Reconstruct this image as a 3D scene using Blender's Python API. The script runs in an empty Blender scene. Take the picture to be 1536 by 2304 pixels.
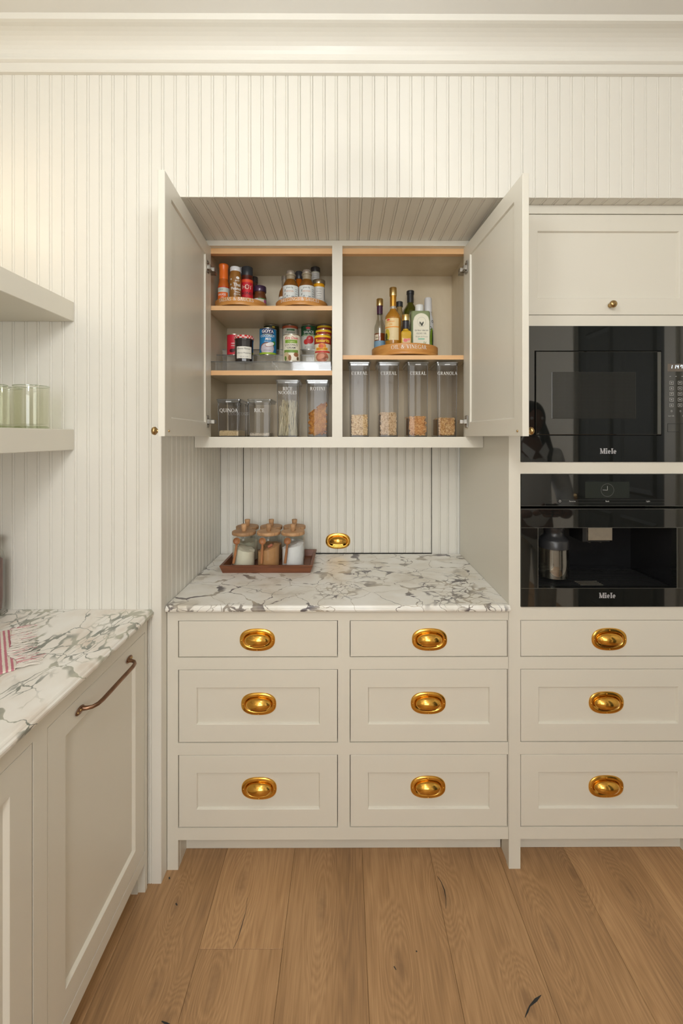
import bpy, bmesh, math, random
from mathutils import Vector, Matrix

random.seed(7)
SC = bpy.context.scene
COL = SC.collection
PI = math.pi

# ---------------------------------------------------------------- camera, light, exposure
H = 1.49                      # eye height
FPX, VPX, VPY = 960.0, 775.0, 981.0
cam = bpy.data.objects.new('camera', bpy.data.cameras.new('camera'))
COL.objects.link(cam)
cam.location = (0, 0, H)
YAW = math.radians(0.2)
cam.rotation_euler = (PI / 2, 0, -YAW)
cam.data.sensor_fit = 'VERTICAL'
cam.data.sensor_height = 36.0
cam.data.lens = 36.0 * FPX / 2304
cam.data.shift_x = -(VPX + FPX * math.tan(YAW) - 768) / 2304
cam.data.shift_y = -(1152 - VPY) / 2304
cam.data.clip_start = 0.05
SC.camera = cam

world = bpy.data.worlds.new('world')
SC.world = world
world.use_nodes = True
world.node_tree.nodes['Background'].inputs[0].default_value = (0.80, 0.88, 1.0, 1)
world.node_tree.nodes['Background'].inputs[1].default_value = 0.6

SC.view_settings.view_transform = 'Standard'
SC.view_settings.look = 'None'
SC.view_settings.gamma = 1.0
SC.view_settings.use_curve_mapping = False
SC.view_settings.exposure = 0.12


def area_light(name, loc, aim, sx, sy, watts, col, spread=180):
    l = bpy.data.lights.new(name, 'AREA')
    l.shape = 'RECTANGLE'
    l.size, l.size_y, l.energy, l.color = sx, sy, watts, col
    l.spread = math.radians(spread)
    o = bpy.data.objects.new(name, l)
    COL.objects.link(o)
    o.location = loc
    o.rotation_euler = (Vector(aim) - Vector(loc)).to_track_quat('-Z', 'Y').to_euler()
    return o


# daylight coming in through the window behind the photographer
area_light('daylight', (-0.05, -2.16, 1.75), (-0.05, 1.0, 1.55), 1.3, 1.5, 30, (0.98, 0.99, 0.985))

# ---------------------------------------------------------------- materials
MATS = {}


def new_mat(name):
    m = bpy.data.materials.new(name)
    m.use_nodes = True
    return m, m.node_tree.nodes, m.node_tree.links, m.node_tree.nodes['Principled BSDF']


def mat(col, rough=0.5, metal=0.0, coat=0.0, emit=0.0, var=0.03, key=None):
    """plain colour with a little procedural variation"""
    k = (tuple(round(c, 3) for c in col), rough, metal, coat, emit)
    if k in MATS:
        return MATS[k]
    m, N, L, b = new_mat('plain')
    tc = N.new('ShaderNodeTexCoord')
    no = N.new('ShaderNodeTexNoise')
    no.inputs['Scale'].default_value = 35
    L.new(tc.outputs['Object'], no.inputs['Vector'])
    mx = N.new('ShaderNodeMixRGB')
    mx.blend_type = 'MIX'
    L.new(no.outputs['Fac'], mx.inputs[0])
    mx.inputs[1].default_value = (*[max(0, c * (1 - var)) for c in col], 1)
    mx.inputs[2].default_value = (*[min(1, c * (1 + var)) for c in col], 1)
    L.new(mx.outputs[0], b.inputs['Base Color'])
    b.inputs['Roughness'].default_value = rough
    b.inputs['Metallic'].default_value = metal
    b.inputs['Coat Weight'].default_value = coat
    b.inputs['Coat Roughness'].default_value = 0.08
    if emit:
        b.inputs['Emission Color'].default_value = (*col, 1)
        b.inputs['Emission Strength'].default_value = emit
    MATS[k] = m
    return m


def srgb(r, g, b):
    f = lambda c: (c / 255 / 12.92) if c <= 10 else ((c / 255 + 0.055) / 1.055) ** 2.4
    return (f(r), f(g), f(b))


def paint_mat(name, col, rough):
    m, N, L, b = new_mat(name)
    tc = N.new('ShaderNodeTexCoord')
    no = N.new('ShaderNodeTexNoise')
    no.inputs['Scale'].default_value = 90
    no.inputs['Detail'].default_value = 3
    L.new(tc.outputs['Object'], no.inputs['Vector'])
    bp = N.new('ShaderNodeBump')
    bp.inputs['Strength'].default_value = 0.05
    bp.inputs['Distance'].default_value = 0.001
    L.new(no.outputs['Fac'], bp.inputs['Height'])
    L.new(bp.outputs[0], b.inputs['Normal'])
    n2 = N.new('ShaderNodeTexNoise')
    n2.inputs['Scale'].default_value = 2.5
    L.new(tc.outputs['Object'], n2.inputs['Vector'])
    mx = N.new('ShaderNodeMixRGB')
    L.new(n2.outputs['Fac'], mx.inputs[0])
    mx.inputs[1].default_value = (*[c * 0.985 for c in col], 1)
    mx.inputs[2].default_value = (*[min(1, c * 1.015) for c in col], 1)
    L.new(mx.outputs[0], b.inputs['Base Color'])
    b.inputs['Roughness'].default_value = rough
    return m


WALLPAINT = paint_mat('wall_paint', (0.80, 0.773, 0.70), 0.36)
CABPAINT = paint_mat('cabinet_paint', (0.755, 0.718, 0.625), 0.36)
CEILPAINT = paint_mat('ceiling_paint', (0.80, 0.78, 0.73), 0.6)


def wood_mat(name, c1, c2, scale=(40, 3, 40), rough=0.45, rand=0.0):
    """straight grain; grain runs along local Y of the mapping (stretch)"""
    m, N, L, b = new_mat(name)
    tc = N.new('ShaderNodeTexCoord')
    mp = N.new('ShaderNodeMapping')
    mp.inputs['Scale'].default_value = scale
    L.new(tc.outputs['Object'], mp.inputs['Vector'])
    no = N.new('ShaderNodeTexNoise')
    no.inputs['Scale'].default_value = 1.0
    no.inputs['Detail'].default_value = 6
    no.inputs['Roughness'].default_value = 0.62
    no.inputs['Distortion'].default_value = 0.6
    L.new(mp.outputs[0], no.inputs['Vector'])
    r = N.new('ShaderNodeValToRGB')
    r.color_ramp.elements[0].position = 0.3
    r.color_ramp.elements[1].position = 0.72
    r.color_ramp.elements[0].color = (*c2, 1)
    r.color_ramp.elements[1].color = (*c1, 1)
    L.new(no.outputs['Fac'], r.inputs[0])
    out = r.outputs[0]
    if rand:
        oi = N.new('ShaderNodeObjectInfo')
        hs = N.new('ShaderNodeHueSaturation')
        ma = N.new('ShaderNodeMath')
        ma.operation = 'MULTIPLY_ADD'
        ma.inputs[1].default_value = rand
        ma.inputs[2].default_value = 1 - rand / 2
        L.new(oi.outputs['Random'], ma.inputs[0])
        L.new(ma.outputs[0], hs.inputs['Value'])
        L.new(out, hs.inputs['Color'])
        out = hs.outputs[0]
    L.new(out, b.inputs['Base Color'])
    b.inputs['Roughness'].default_value = rough
    return m


MAPLE = wood_mat('maple_edge', srgb(232, 190, 140), srgb(222, 172, 118), (3, 40, 40), 0.45)
MAPLEPLY = wood_mat('maple_ply', srgb(224, 211, 186), srgb(206, 190, 160), (4, 4, 1.2), 0.35)
BAMBOO = wood_mat('bamboo', srgb(216, 158, 88), srgb(196, 132, 64), (14, 14, 60), 0.35)
WALNUT = wood_mat('walnut', srgb(138, 84, 54), srgb(98, 56, 36), (6, 30, 60), 0.45)
ACACIA = wood_mat('acacia', srgb(206, 164, 120), srgb(164, 120, 82), (20, 110, 20), 0.55, 0.4)
SPOONWOOD = wood_mat('spoon_wood', srgb(190, 132, 84), srgb(150, 96, 58), (60, 60, 8), 0.5, 0.3)


def oak_mat():
    m, N, L, b = new_mat('oak_plank')
    tc = N.new('ShaderNodeTexCoord')
    oi = N.new('ShaderNodeObjectInfo')
    # shift the pattern per plank
    sh = N.new('ShaderNodeVectorMath'); sh.operation = 'SCALE'
    cb = N.new('ShaderNodeCombineXYZ')
    L.new(oi.outputs['Random'], cb.inputs[0]); L.new(oi.outputs['Random'], cb.inputs[1])
    L.new(cb.outputs[0], sh.inputs[0]); sh.inputs['Scale'].default_value = 37.0
    ad = N.new('ShaderNodeVectorMath'); ad.operation = 'ADD'
    L.new(tc.outputs['Object'], ad.inputs[0]); L.new(sh.outputs[0], ad.inputs[1])
    # knots where the boards have them: each pulls the growth rings into ovals
    KN = [(897, 2172, .030, .085), (397, 2034, .020, .05), (346, 2228, .028, .07), (1190, 2262, .034, .06), (1004, 2016, .030, .07),
          (545, 1985, .040, .09), (478, 2218, .030, .08), (1292, 1968, .030, .06), (1418, 2004, .030, .07), (724, 2035, .030, .12), (372, 2300, .030, .05), (1240, 2110, .03, .1)]
    fall = None; heart = None
    for kx, ky, ka, kb in KN:
        Yk = H * FPX / (ky - VPY); Xk = (kx - VPX) / FPX * Yk
        s1 = N.new('ShaderNodeVectorMath'); s1.operation = 'SUBTRACT'; s1.inputs[1].default_value = (Xk, Yk, 0)
        L.new(tc.outputs['Object'], s1.inputs[0])
        s2 = N.new('ShaderNodeVectorMath'); s2.operation = 'MULTIPLY'; s2.inputs[1].default_value = (1 / ka, 1 / kb, 0)
        L.new(s1.outputs[0], s2.inputs[0])
        s3 = N.new('ShaderNodeVectorMath'); s3.operation = 'LENGTH'; L.new(s2.outputs[0], s3.inputs[0])
        f1 = N.new('ShaderNodeMapRange'); f1.interpolation_type = 'SMOOTHERSTEP'
        f1.inputs[1].default_value = 0.0; f1.inputs[2].default_value = 2.6; f1.inputs[3].default_value = 1.0; f1.inputs[4].default_value = 0.0
        L.new(s3.outputs['Value'], f1.inputs[0])
        h1 = N.new('ShaderNodeMapRange'); h1.interpolation_type = 'SMOOTHSTEP'
        h1.inputs[1].default_value = 0.12; h1.inputs[2].default_value = 0.75; h1.inputs[3].default_value = 0.55; h1.inputs[4].default_value = 0.0
        L.new(s3.outputs['Value'], h1.inputs[0])
        if fall is None: fall, heart = f1.outputs[0], h1.outputs[0]
        else:
            m1 = N.new('ShaderNodeMath'); m1.operation = 'MAXIMUM'; L.new(fall, m1.inputs[0]); L.new(f1.outputs[0], m1.inputs[1]); fall = m1.outputs[0]
            m2 = N.new('ShaderNodeMath'); m2.operation = 'MAXIMUM'; L.new(heart, m2.inputs[0]); L.new(h1.outputs[0], m2.inputs[1]); heart = m2.outputs[0]
    # grain
    mg = N.new('ShaderNodeMapping'); mg.inputs['Scale'].default_value = (13, 1.15, 1)
    L.new(ad.outputs[0], mg.inputs['Vector'])
    n1 = N.new('ShaderNodeTexNoise'); n1.inputs['Scale'].default_value = 1.0
    n1.inputs['Detail'].default_value = 3; n1.inputs['Distortion'].default_value = 0.35
    L.new(mg.outputs[0], n1.inputs['Vector'])
    a1 = N.new('ShaderNodeMath'); a1.operation = 'MULTIPLY_ADD'; a1.inputs[1].default_value = 0.62
    L.new(fall, a1.inputs[0]); L.new(n1.outputs['Fac'], a1.inputs[2])
    rg = N.new('ShaderNodeMath'); rg.operation = 'MULTIPLY'; rg.inputs[1].default_value = 10.0
    L.new(a1.outputs[0], rg.inputs[0])
    si = N.new('ShaderNodeMath'); si.operation = 'PINGPONG'; si.inputs[1].default_value = 0.5
    L.new(rg.outputs[0], si.inputs[0])
    mf = N.new('ShaderNodeMapping'); mf.inputs['Scale'].default_value = (260, 9, 1)
    L.new(ad.outputs[0], mf.inputs['Vector'])
    n2 = N.new('ShaderNodeTexNoise'); n2.inputs['Scale'].default_value = 1.0; n2.inputs['Detail'].default_value = 4
    L.new(mf.outputs[0], n2.inputs['Vector'])
    mb_ = N.new('ShaderNodeMapping'); mb_.inputs['Scale'].default_value = (5, 0.8, 1)
    L.new(ad.outputs[0], mb_.inputs['Vector'])
    n3 = N.new('ShaderNodeTexNoise'); n3.inputs['Scale'].default_value = 1.0; n3.inputs['Detail'].default_value = 2
    L.new(mb_.outputs[0], n3.inputs['Vector'])
    # combine to a factor
    c1 = N.new('ShaderNodeMath'); c1.operation = 'MULTIPLY'; c1.inputs[1].default_value = 0.26
    L.new(si.outputs[0], c1.inputs[0])
    c2 = N.new('ShaderNodeMath'); c2.operation = 'MULTIPLY_ADD'; c2.inputs[1].default_value = 0.46
    L.new(n2.outputs['Fac'], c2.inputs[0]); L.new(c1.outputs[0], c2.inputs[2])
    c3 = N.new('ShaderNodeMath'); c3.operation = 'MULTIPLY_ADD'; c3.inputs[1].default_value = 0.5
    L.new(n3.outputs['Fac'], c3.inputs[0]); L.new(c2.outputs[0], c3.inputs[2])
    r = N.new('ShaderNodeValToRGB')
    r.color_ramp.elements[0].position = 0.30; r.color_ramp.elements[0].color = (*srgb(140, 108, 76), 1)
    r.color_ramp.elements[1].position = 0.72; r.color_ramp.elements[1].color = (*srgb(196, 156, 112), 1)
    e = r.color_ramp.elements.new(0.53); e.color = (*srgb(173, 134, 93), 1)
    L.new(c3.outputs[0], r.inputs[0])
    # dark heart of the knots, broken up by noise
    nk = N.new('ShaderNodeTexNoise'); nk.inputs['Scale'].default_value = 60; nk.inputs['Detail'].default_value = 3
    L.new(tc.outputs['Object'], nk.inputs['Vector'])
    kd = N.new('ShaderNodeMath'); kd.operation = 'MULTIPLY'
    L.new(heart, kd.inputs[0]); L.new(nk.outputs['Fac'], kd.inputs[1])
    mx = N.new('ShaderNodeMixRGB')
    L.new(kd.outputs[0], mx.inputs[0]); L.new(r.outputs[0], mx.inputs[1])
    mx.inputs[2].default_value = (*srgb(92, 66, 48), 1)
    hs = N.new('ShaderNodeHueSaturation')
    ma = N.new('ShaderNodeMath'); ma.operation = 'MULTIPLY_ADD'; ma.inputs[1].default_value = 0.16; ma.inputs[2].default_value = 0.93
    L.new(oi.outputs['Random'], ma.inputs[0]); L.new(ma.outputs[0], hs.inputs['Value'])
    L.new(mx.outputs[0], hs.inputs['Color'])
    L.new(hs.outputs[0], b.inputs['Base Color'])
    bp = N.new('ShaderNodeBump'); bp.inputs['Strength'].default_value = 0.12; bp.inputs['Distance'].default_value = 0.001
    L.new(c2.outputs[0], bp.inputs['Height']); L.new(bp.outputs[0], b.inputs['Normal'])
    b.inputs['Roughness'].default_value = 0.48
    return m


OAK = oak_mat()


def marble_mat(name, va, vb, big_scale, small_scale, cut, stretch, base):
    m, N, L, b = new_mat(name)
    tc = N.new('ShaderNodeTexCoord')
    mp = N.new('ShaderNodeMapping')
    mp.inputs['Rotation'].default_value = (0.1, 0.05, 0.45)
    mp.inputs['Scale'].default_value = stretch
    L.new(tc.outputs['Object'], mp.inputs['Vector'])

    def warp(src, scale, amt, det):
        nw = N.new('ShaderNodeTexNoise'); nw.inputs['Scale'].default_value = scale; nw.inputs['Detail'].default_value = det
        L.new(src, nw.inputs['Vector'])
        sb = N.new('ShaderNodeVectorMath'); sb.operation = 'SUBTRACT'; sb.inputs[1].default_value = (.5, .5, .5)
        L.new(nw.outputs['Color'], sb.inputs[0])
        scl = N.new('ShaderNodeVectorMath'); scl.operation = 'SCALE'; scl.inputs['Scale'].default_value = amt
        L.new(sb.outputs[0], scl.inputs[0])
        ad = N.new('ShaderNodeVectorMath'); ad.operation = 'ADD'
        L.new(src, ad.inputs[0]); L.new(scl.outputs[0], ad.inputs[1])
        return ad.outputs[0]

    w1 = warp(mp.outputs[0], 5.0, 0.16, 3)
    w2 = warp(w1, 34.0, 0.016, 3)

    def veins(scale, w0, w1_, n0, n1, ns):
        v = N.new('ShaderNodeTexVoronoi'); v.feature = 'DISTANCE_TO_EDGE'
        v.inputs['Scale'].default_value = scale
        L.new(w2, v.inputs['Vector'])
        nn = N.new('ShaderNodeTexNoise'); nn.inputs['Scale'].default_value = ns; nn.inputs['Detail'].default_value = 3
        L.new(w1, nn.inputs['Vector'])
        w = N.new('ShaderNodeMapRange'); w.inputs[1].default_value = n0; w.inputs[2].default_value = n1
        w.inputs[3].default_value = w0; w.inputs[4].default_value = w1_
        L.new(nn.outputs['Fac'], w.inputs[0])
        d = N.new('ShaderNodeMath'); d.operation = 'DIVIDE'
        L.new(v.outputs['Distance'], d.inputs[0]); L.new(w.outputs[0], d.inputs[1])
        s = N.new('ShaderNodeMapRange'); s.interpolation_type = 'SMOOTHSTEP'
        s.inputs[1].default_value = 0.45; s.inputs[2].default_value = 1.1
        s.inputs[3].default_value = 1.0; s.inputs[4].default_value = 0.0
        L.new(d.outputs[0], s.inputs[0])
        return s.outputs[0]

    big = veins(big_scale, 0.009, 0.24, 0.55, 0.76, 11.0)
    small = veins(small_scale, 0.030, 0.30, 0.45, 0.72, 22.0)
    nm = N.new('ShaderNodeTexNoise'); nm.inputs['Scale'].default_value = 5.0; nm.inputs['Detail'].default_value = 2
    L.new(tc.outputs['Object'], nm.inputs['Vector'])
    mm = N.new('ShaderNodeMapRange'); mm.inputs[1].default_value = cut; mm.inputs[2].default_value = cut + .07
    L.new(nm.outputs['Fac'], mm.inputs[0])
    ms = N.new('ShaderNodeMath'); ms.operation = 'MULTIPLY'
    L.new(small, ms.inputs[0]); L.new(mm.outputs[0], ms.inputs[1])
    mxm = N.new('ShaderNodeMath'); mxm.operation = 'MAXIMUM'
    L.new(big, mxm.inputs[0]); L.new(ms.outputs[0], mxm.inputs[1])
    nc = N.new('ShaderNodeTexNoise'); nc.inputs['Scale'].default_value = 9.0; nc.inputs['Detail'].default_value = 3
    L.new(tc.outputs['Object'], nc.inputs['Vector'])
    vr = N.new('ShaderNodeValToRGB')
    vr.color_ramp.elements[0].position = 0.42; vr.color_ramp.elements[0].color = (*va, 1)
    vr.color_ramp.elements[1].position = 0.60; vr.color_ramp.elements[1].color = (*vb, 1)
    L.new(nc.outputs['Fac'], vr.inputs[0])
    nb = N.new('ShaderNodeTexNoise'); nb.inputs['Scale'].default_value = 8.0; nb.inputs['Detail'].default_value = 6
    L.new(w1, nb.inputs['Vector'])
    br = N.new('ShaderNodeValToRGB')
    br.color_ramp.elements[0].position = 0.30; br.color_ramp.elements[0].color = (*base[0], 1)
    br.color_ramp.elements[1].position = 0.62; br.color_ramp.elements[1].color = (*base[2], 1)
    e = br.color_ramp.elements.new(0.44); e.color = (*base[1], 1)
    L.new(nb.outputs['Fac'], br.inputs[0])
    mx = N.new('ShaderNodeMixRGB')
    L.new(mxm.outputs[0], mx.inputs[0]); L.new(br.outputs[0], mx.inputs[1]); L.new(vr.outputs[0], mx.inputs[2])
    L.new(mx.outputs[0], b.inputs['Base Color'])
    b.inputs['Roughness'].default_value = 0.28
    return m


MARBLE = marble_mat('breccia_marble', srgb(104, 97, 98), srgb(192, 182, 164), 8.0, 27.0, .53, (1.0, 1.2, 1.0),
                    [srgb(214, 206, 190), srgb(238, 234, 224), srgb(246, 244, 238)])
MARBLE_GREEN = marble_mat('green_veined_marble', srgb(134, 136, 126), srgb(186, 184, 166), 6.5, 22.0, .50, (1.3, 0.8, 1.0),
                          [srgb(222, 208, 192), srgb(240, 234, 224), srgb(246, 243, 236)])


def clear_mat(name, tint, gloss=0.06, rough=0.03, ior=1.45):
    """thin clear plastic or glass: tinted see-through film with fresnel gloss"""
    m = bpy.data.materials.new(name); m.use_nodes = True
    N, L = m.node_tree.nodes, m.node_tree.links
    N.clear()
    out = N.new('ShaderNodeOutputMaterial')
    tr = N.new('ShaderNodeBsdfTransparent'); gl = N.new('ShaderNodeBsdfGlossy')
    tc = N.new('ShaderNodeTexCoord'); no = N.new('ShaderNodeTexNoise'); no.inputs['Scale'].default_value = 12
    L.new(tc.outputs['Object'], no.inputs['Vector'])
    mc = N.new('ShaderNodeMixRGB'); L.new(no.outputs['Fac'], mc.inputs[0])
    mc.inputs[1].default_value = (*[c * 0.985 for c in tint], 1); mc.inputs[2].default_value = (*tint, 1)
    L.new(mc.outputs[0], tr.inputs[0])
    gl.inputs['Roughness'].default_value = rough
    gl.inputs['Color'].default_value = (1, 1, 1, 1)
    fr = N.new('ShaderNodeLayerWeight'); fr.inputs['Blend'].default_value = 0.5
    pw = N.new('ShaderNodeMath'); pw.operation = 'POWER'; pw.inputs[1].default_value = 4.0
    L.new(fr.outputs['Facing'], pw.inputs[0])
    ad = N.new('ShaderNodeMath'); ad.operation = 'MULTIPLY_ADD'; ad.inputs[1].default_value = 0.55; ad.inputs[2].default_value = gloss
    L.new(pw.outputs[0], ad.inputs[0])
    mx = N.new('ShaderNodeMixShader')
    L.new(ad.outputs[0], mx.inputs[0]); L.new(tr.outputs[0], mx.inputs[1]); L.new(gl.outputs[0], mx.inputs[2])
    L.new(mx.outputs[0], out.inputs[0])
    return m


ACRYL = clear_mat('clear_plastic', (0.84, 0.83, 0.82), 0.02)
ACRYLEDGE = clear_mat('plastic_lid', (0.62, 0.64, 0.66), 0.16, 0.12)
ACRYLSTEP = clear_mat('acrylic_step', (0.955, 0.96, 0.965), 0.055, 0.05)
GLASS = clear_mat('clear_glass', (0.93, 0.94, 0.93), 0.03)
GREENGLASS = clear_mat('green_glass', (0.960, 0.962, 0.925), 0.04)
OILGLASS = clear_mat('oil_glass', (0.80, 0.62, 0.22), 0.05)


def brass_mat(name, col, rough, dark):
    m, N, L, b = new_mat(name)
    tc = N.new('ShaderNodeTexCoord'); no = N.new('ShaderNodeTexNoise')
    no.inputs['Scale'].default_value = 45; no.inputs['Detail'].default_value = 4
    L.new(tc.outputs['Object'], no.inputs['Vector'])
    r = N.new('ShaderNodeValToRGB')
    r.color_ramp.elements[0].position = 0.35; r.color_ramp.elements[0].color = (*dark, 1)
    r.color_ramp.elements[1].position = 0.6; r.color_ramp.elements[1].color = (*col, 1)
    L.new(no.outputs['Fac'], r.inputs[0])
    L.new(r.outputs[0], b.inputs['Base Color'])
    b.inputs['Metallic'].default_value = 1
    b.inputs['Roughness'].default_value = rough
    return m


BRASS = brass_mat('polished_brass', (0.83, 0.47, 0.10), 0.16, (0.76, 0.40, 0.07))
OLDBRASS = brass_mat('aged_brass', (0.52, 0.36, 0.17), 0.24, (0.38, 0.25, 0.11))
BRONZE = brass_mat('bronze', (0.30, 0.175, 0.11), 0.34, (0.22, 0.12, 0.075))
CHROME = brass_mat('nickel', (0.46, 0.44, 0.40), 0.30, (0.36, 0.34, 0.31))
STEEL = brass_mat('brushed_steel', (0.74, 0.68, 0.58), 0.32, (0.68, 0.62, 0.53))
GOLD = brass_mat('gold_foil', (0.86, 0.68, 0.32), 0.28, (0.80, 0.60, 0.25))
BLACKGLASS = mat((0.010, 0.011, 0.010), 0.03, 0, 0.0)
BLACKGLASS.node_tree.nodes['Principled BSDF'].inputs['IOR'].default_value = 1.9
DARKGLASS = mat((0.035, 0.037, 0.032), 0.10, 0, 0.4)
BLACKPL = mat((0.018, 0.018, 0.018), 0.35)
WHITEINK = mat((0.86, 0.86, 0.84), 0.6)
GREYINK = mat((0.55, 0.55, 0.55), 0.5)
BLACKINK = mat((0.03, 0.03, 0.035), 0.6)

# ---------------------------------------------------------------- mesh building
class MB:
    def __init__(s):
        s.v, s.f, s.m, s.sm = [], [], [], []

    def add(s, vs, fs, mi=0, smooth=False):
        o = len(s.v)
        s.v += [tuple(p) for p in vs]
        for f in fs:
            s.f.append([i + o for i in f]); s.m.append(mi); s.sm.append(smooth)

    def box(s, x0, x1, y0, y1, z0, z1, mi=0):
        vs = [(x, y, z) for z in (z0, z1) for y in (y0, y1) for x in (x0, x1)]
        s.add(vs, [(0, 2, 3, 1), (4, 5, 7, 6), (0, 1, 5, 4), (2, 6, 7, 3), (0, 4, 6, 2), (1, 3, 7, 5)], mi)

    def loft(s, loops, mi=0, caps=(True, True), smooth=False, closed=True, mis=None):
        """loops: lists of points with the same count"""
        n = len(loops[0]); o = len(s.v)
        for lp in loops: s.v += [tuple(p) for p in lp]
        for i in range(len(loops) - 1):
            for j in range(n if closed else n - 1):
                k = (j + 1) % n
                s.f.append([o + i * n + j, o + i * n + k, o + (i + 1) * n + k, o + (i + 1) * n + j])
                s.m.append(mis[i] if mis else mi); s.sm.append(smooth)
        if caps[0]:
            s.f.append([o + j for j in range(n)][::-1]); s.m.append(mis[0] if mis else mi); s.sm.append(False)
        if caps[1]:
            e = o + (len(loops) - 1) * n
            s.f.append([e + j for j in range(n)]); s.m.append(mis[-1] if mis else mi); s.sm.append(False)

    def rects(s, x0, x1, z0, z1, steps, mi=0):
        """rectangle lofted by (inset, y) steps; faces the camera (-Y)"""
        lps = [[(x0 + i, y, z0 + i), (x1 - i, y, z0 + i), (x1 - i, y, z1 - i), (x0 + i, y, z1 - i)] for i, y in steps]
        s.loft(lps[::-1], mi)

    def lathe(s, prof, seg=24, c=(0, 0, 0), mis=None, mi=0, M=None, caps=(True, True), ang0=0.0, sharp=()):
        lps = []
        for r, z in prof:
            r = max(r, 1e-5)
            lp = [Vector((r * math.cos(ang0 + 2 * PI * k / seg), r * math.sin(ang0 + 2 * PI * k / seg), z)) for k in range(seg)]
            if M is not None: lp = [M @ p for p in lp]
            lps.append([(p.x + c[0], p.y + c[1], p.z + c[2]) for p in lp])
        s.loft(lps, mi, caps, True, True, mis)

    def tube(s, pts, r, seg=10, mi=0):
        pts = [Vector(p) for p in pts]
        rs = r if isinstance(r, (list, tuple)) else [r] * len(pts)
        lps = []; up = Vector((0, 0, 1)); prev = None
        for i, p in enumerate(pts):
            d = (pts[min(i + 1, len(pts) - 1)] - pts[max(i - 1, 0)]).normalized()
            a = prev if prev is not None else (up if abs(d.z) < 0.9 else Vector((1, 0, 0)))
            u = (a - d * a.dot(d)).normalized(); w = d.cross(u); prev = u
            lps.append([p + (u * math.cos(2 * PI * k / seg) + w * math.sin(2 * PI * k / seg)) * rs[i] for k in range(seg)])
        s.loft(lps, mi, (True, True), True)

    def ball(s, c, r, seg=12, rings=7, mi=0, sc=(1, 1, 1)):
        prof = [(math.sin(PI * i / rings) * r, -math.cos(PI * i / rings) * r) for i in range(rings + 1)]
        lps = []
        for rr, z in prof:
            rr = max(rr, 1e-5)
            lps.append([(c[0] + sc[0] * rr * math.cos(2 * PI * k / seg), c[1] + sc[1] * rr * math.sin(2 * PI * k / seg), c[2] + sc[2] * z) for k in range(seg)])
        s.loft(lps, mi, (True, True), True)

    def mesh(s, name, mats, off=(0, 0, 0)):
        me = bpy.data.meshes.new(name)
        me.from_pydata([(a - off[0], b - off[1], c - off[2]) for a, b, c in s.v], [], s.f)
        for m in (mats if isinstance(mats, (list, tuple)) else [mats]): me.materials.append(m)
        me.polygons.foreach_set('material_index', s.m)
        me.polygons.foreach_set('use_smooth', s.sm)
        me.update()
        return me

    def build(s, name, mats, parent=None, world=True, bevel=0, autosmooth=True, fix=True):
        """world=True: vertices are world coordinates and are moved into the parent's frame"""
        off = (0, 0, 0)
        if parent is not None and world:
            q = parent
            off = (0, 0, 0)
            while q is not None:
                off = tuple(off[i] + q.location[i] for i in range(3)); q = q.parent
        me = s.mesh(name, mats, off)
        if fix:
            bm = bmesh.new(); bm.from_mesh(me)
            bmesh.ops.recalc_face_normals(bm, faces=bm.faces)
            if bevel:
                es = [e for e in bm.edges if len(e.link_faces) == 2 and e.calc_face_angle(0) > 0.6]
                bmesh.ops.bevel(bm, geom=es, offset=bevel, segments=1, affect='EDGES', profile=0.7)
            for e in bm.edges:
                if len(e.link_faces) == 2 and e.calc_face_angle(0) > 0.7: e.smooth = False
            bm.to_mesh(me); bm.free()
        o = bpy.data.objects.new(name, me)
        COL.objects.link(o)
        if parent is not None: o.parent = parent
        return o


def thing(name, label, cat, loc=(0, 0, 0), group=None):
    o = bpy.data.objects.new(name, None); COL.objects.link(o)
    o.empty_display_size = 0.02
    o.location = loc; o['label'] = label; o['category'] = cat
    if group: o['group'] = group
    return o


def struct(o, label=None):
    o['kind'] = 'structure'
    if label: o['label'] = label
    return o


def place_mesh(name, me, parent, loc=(0, 0, 0)):
    o = bpy.data.objects.new(name, me); COL.objects.link(o)
    o.parent = parent; o.location = loc
    return o


def copy_tree(o, parent=None):
    c = o.copy(); COL.objects.link(c); c.parent = parent
    for ch in list(o.children): copy_tree(ch, c)
    return c


def PX(px, Y): return (px - VPX) / FPX * Y
def PZ(py, Y): return H - (py - VPY) / FPX * Y


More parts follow.
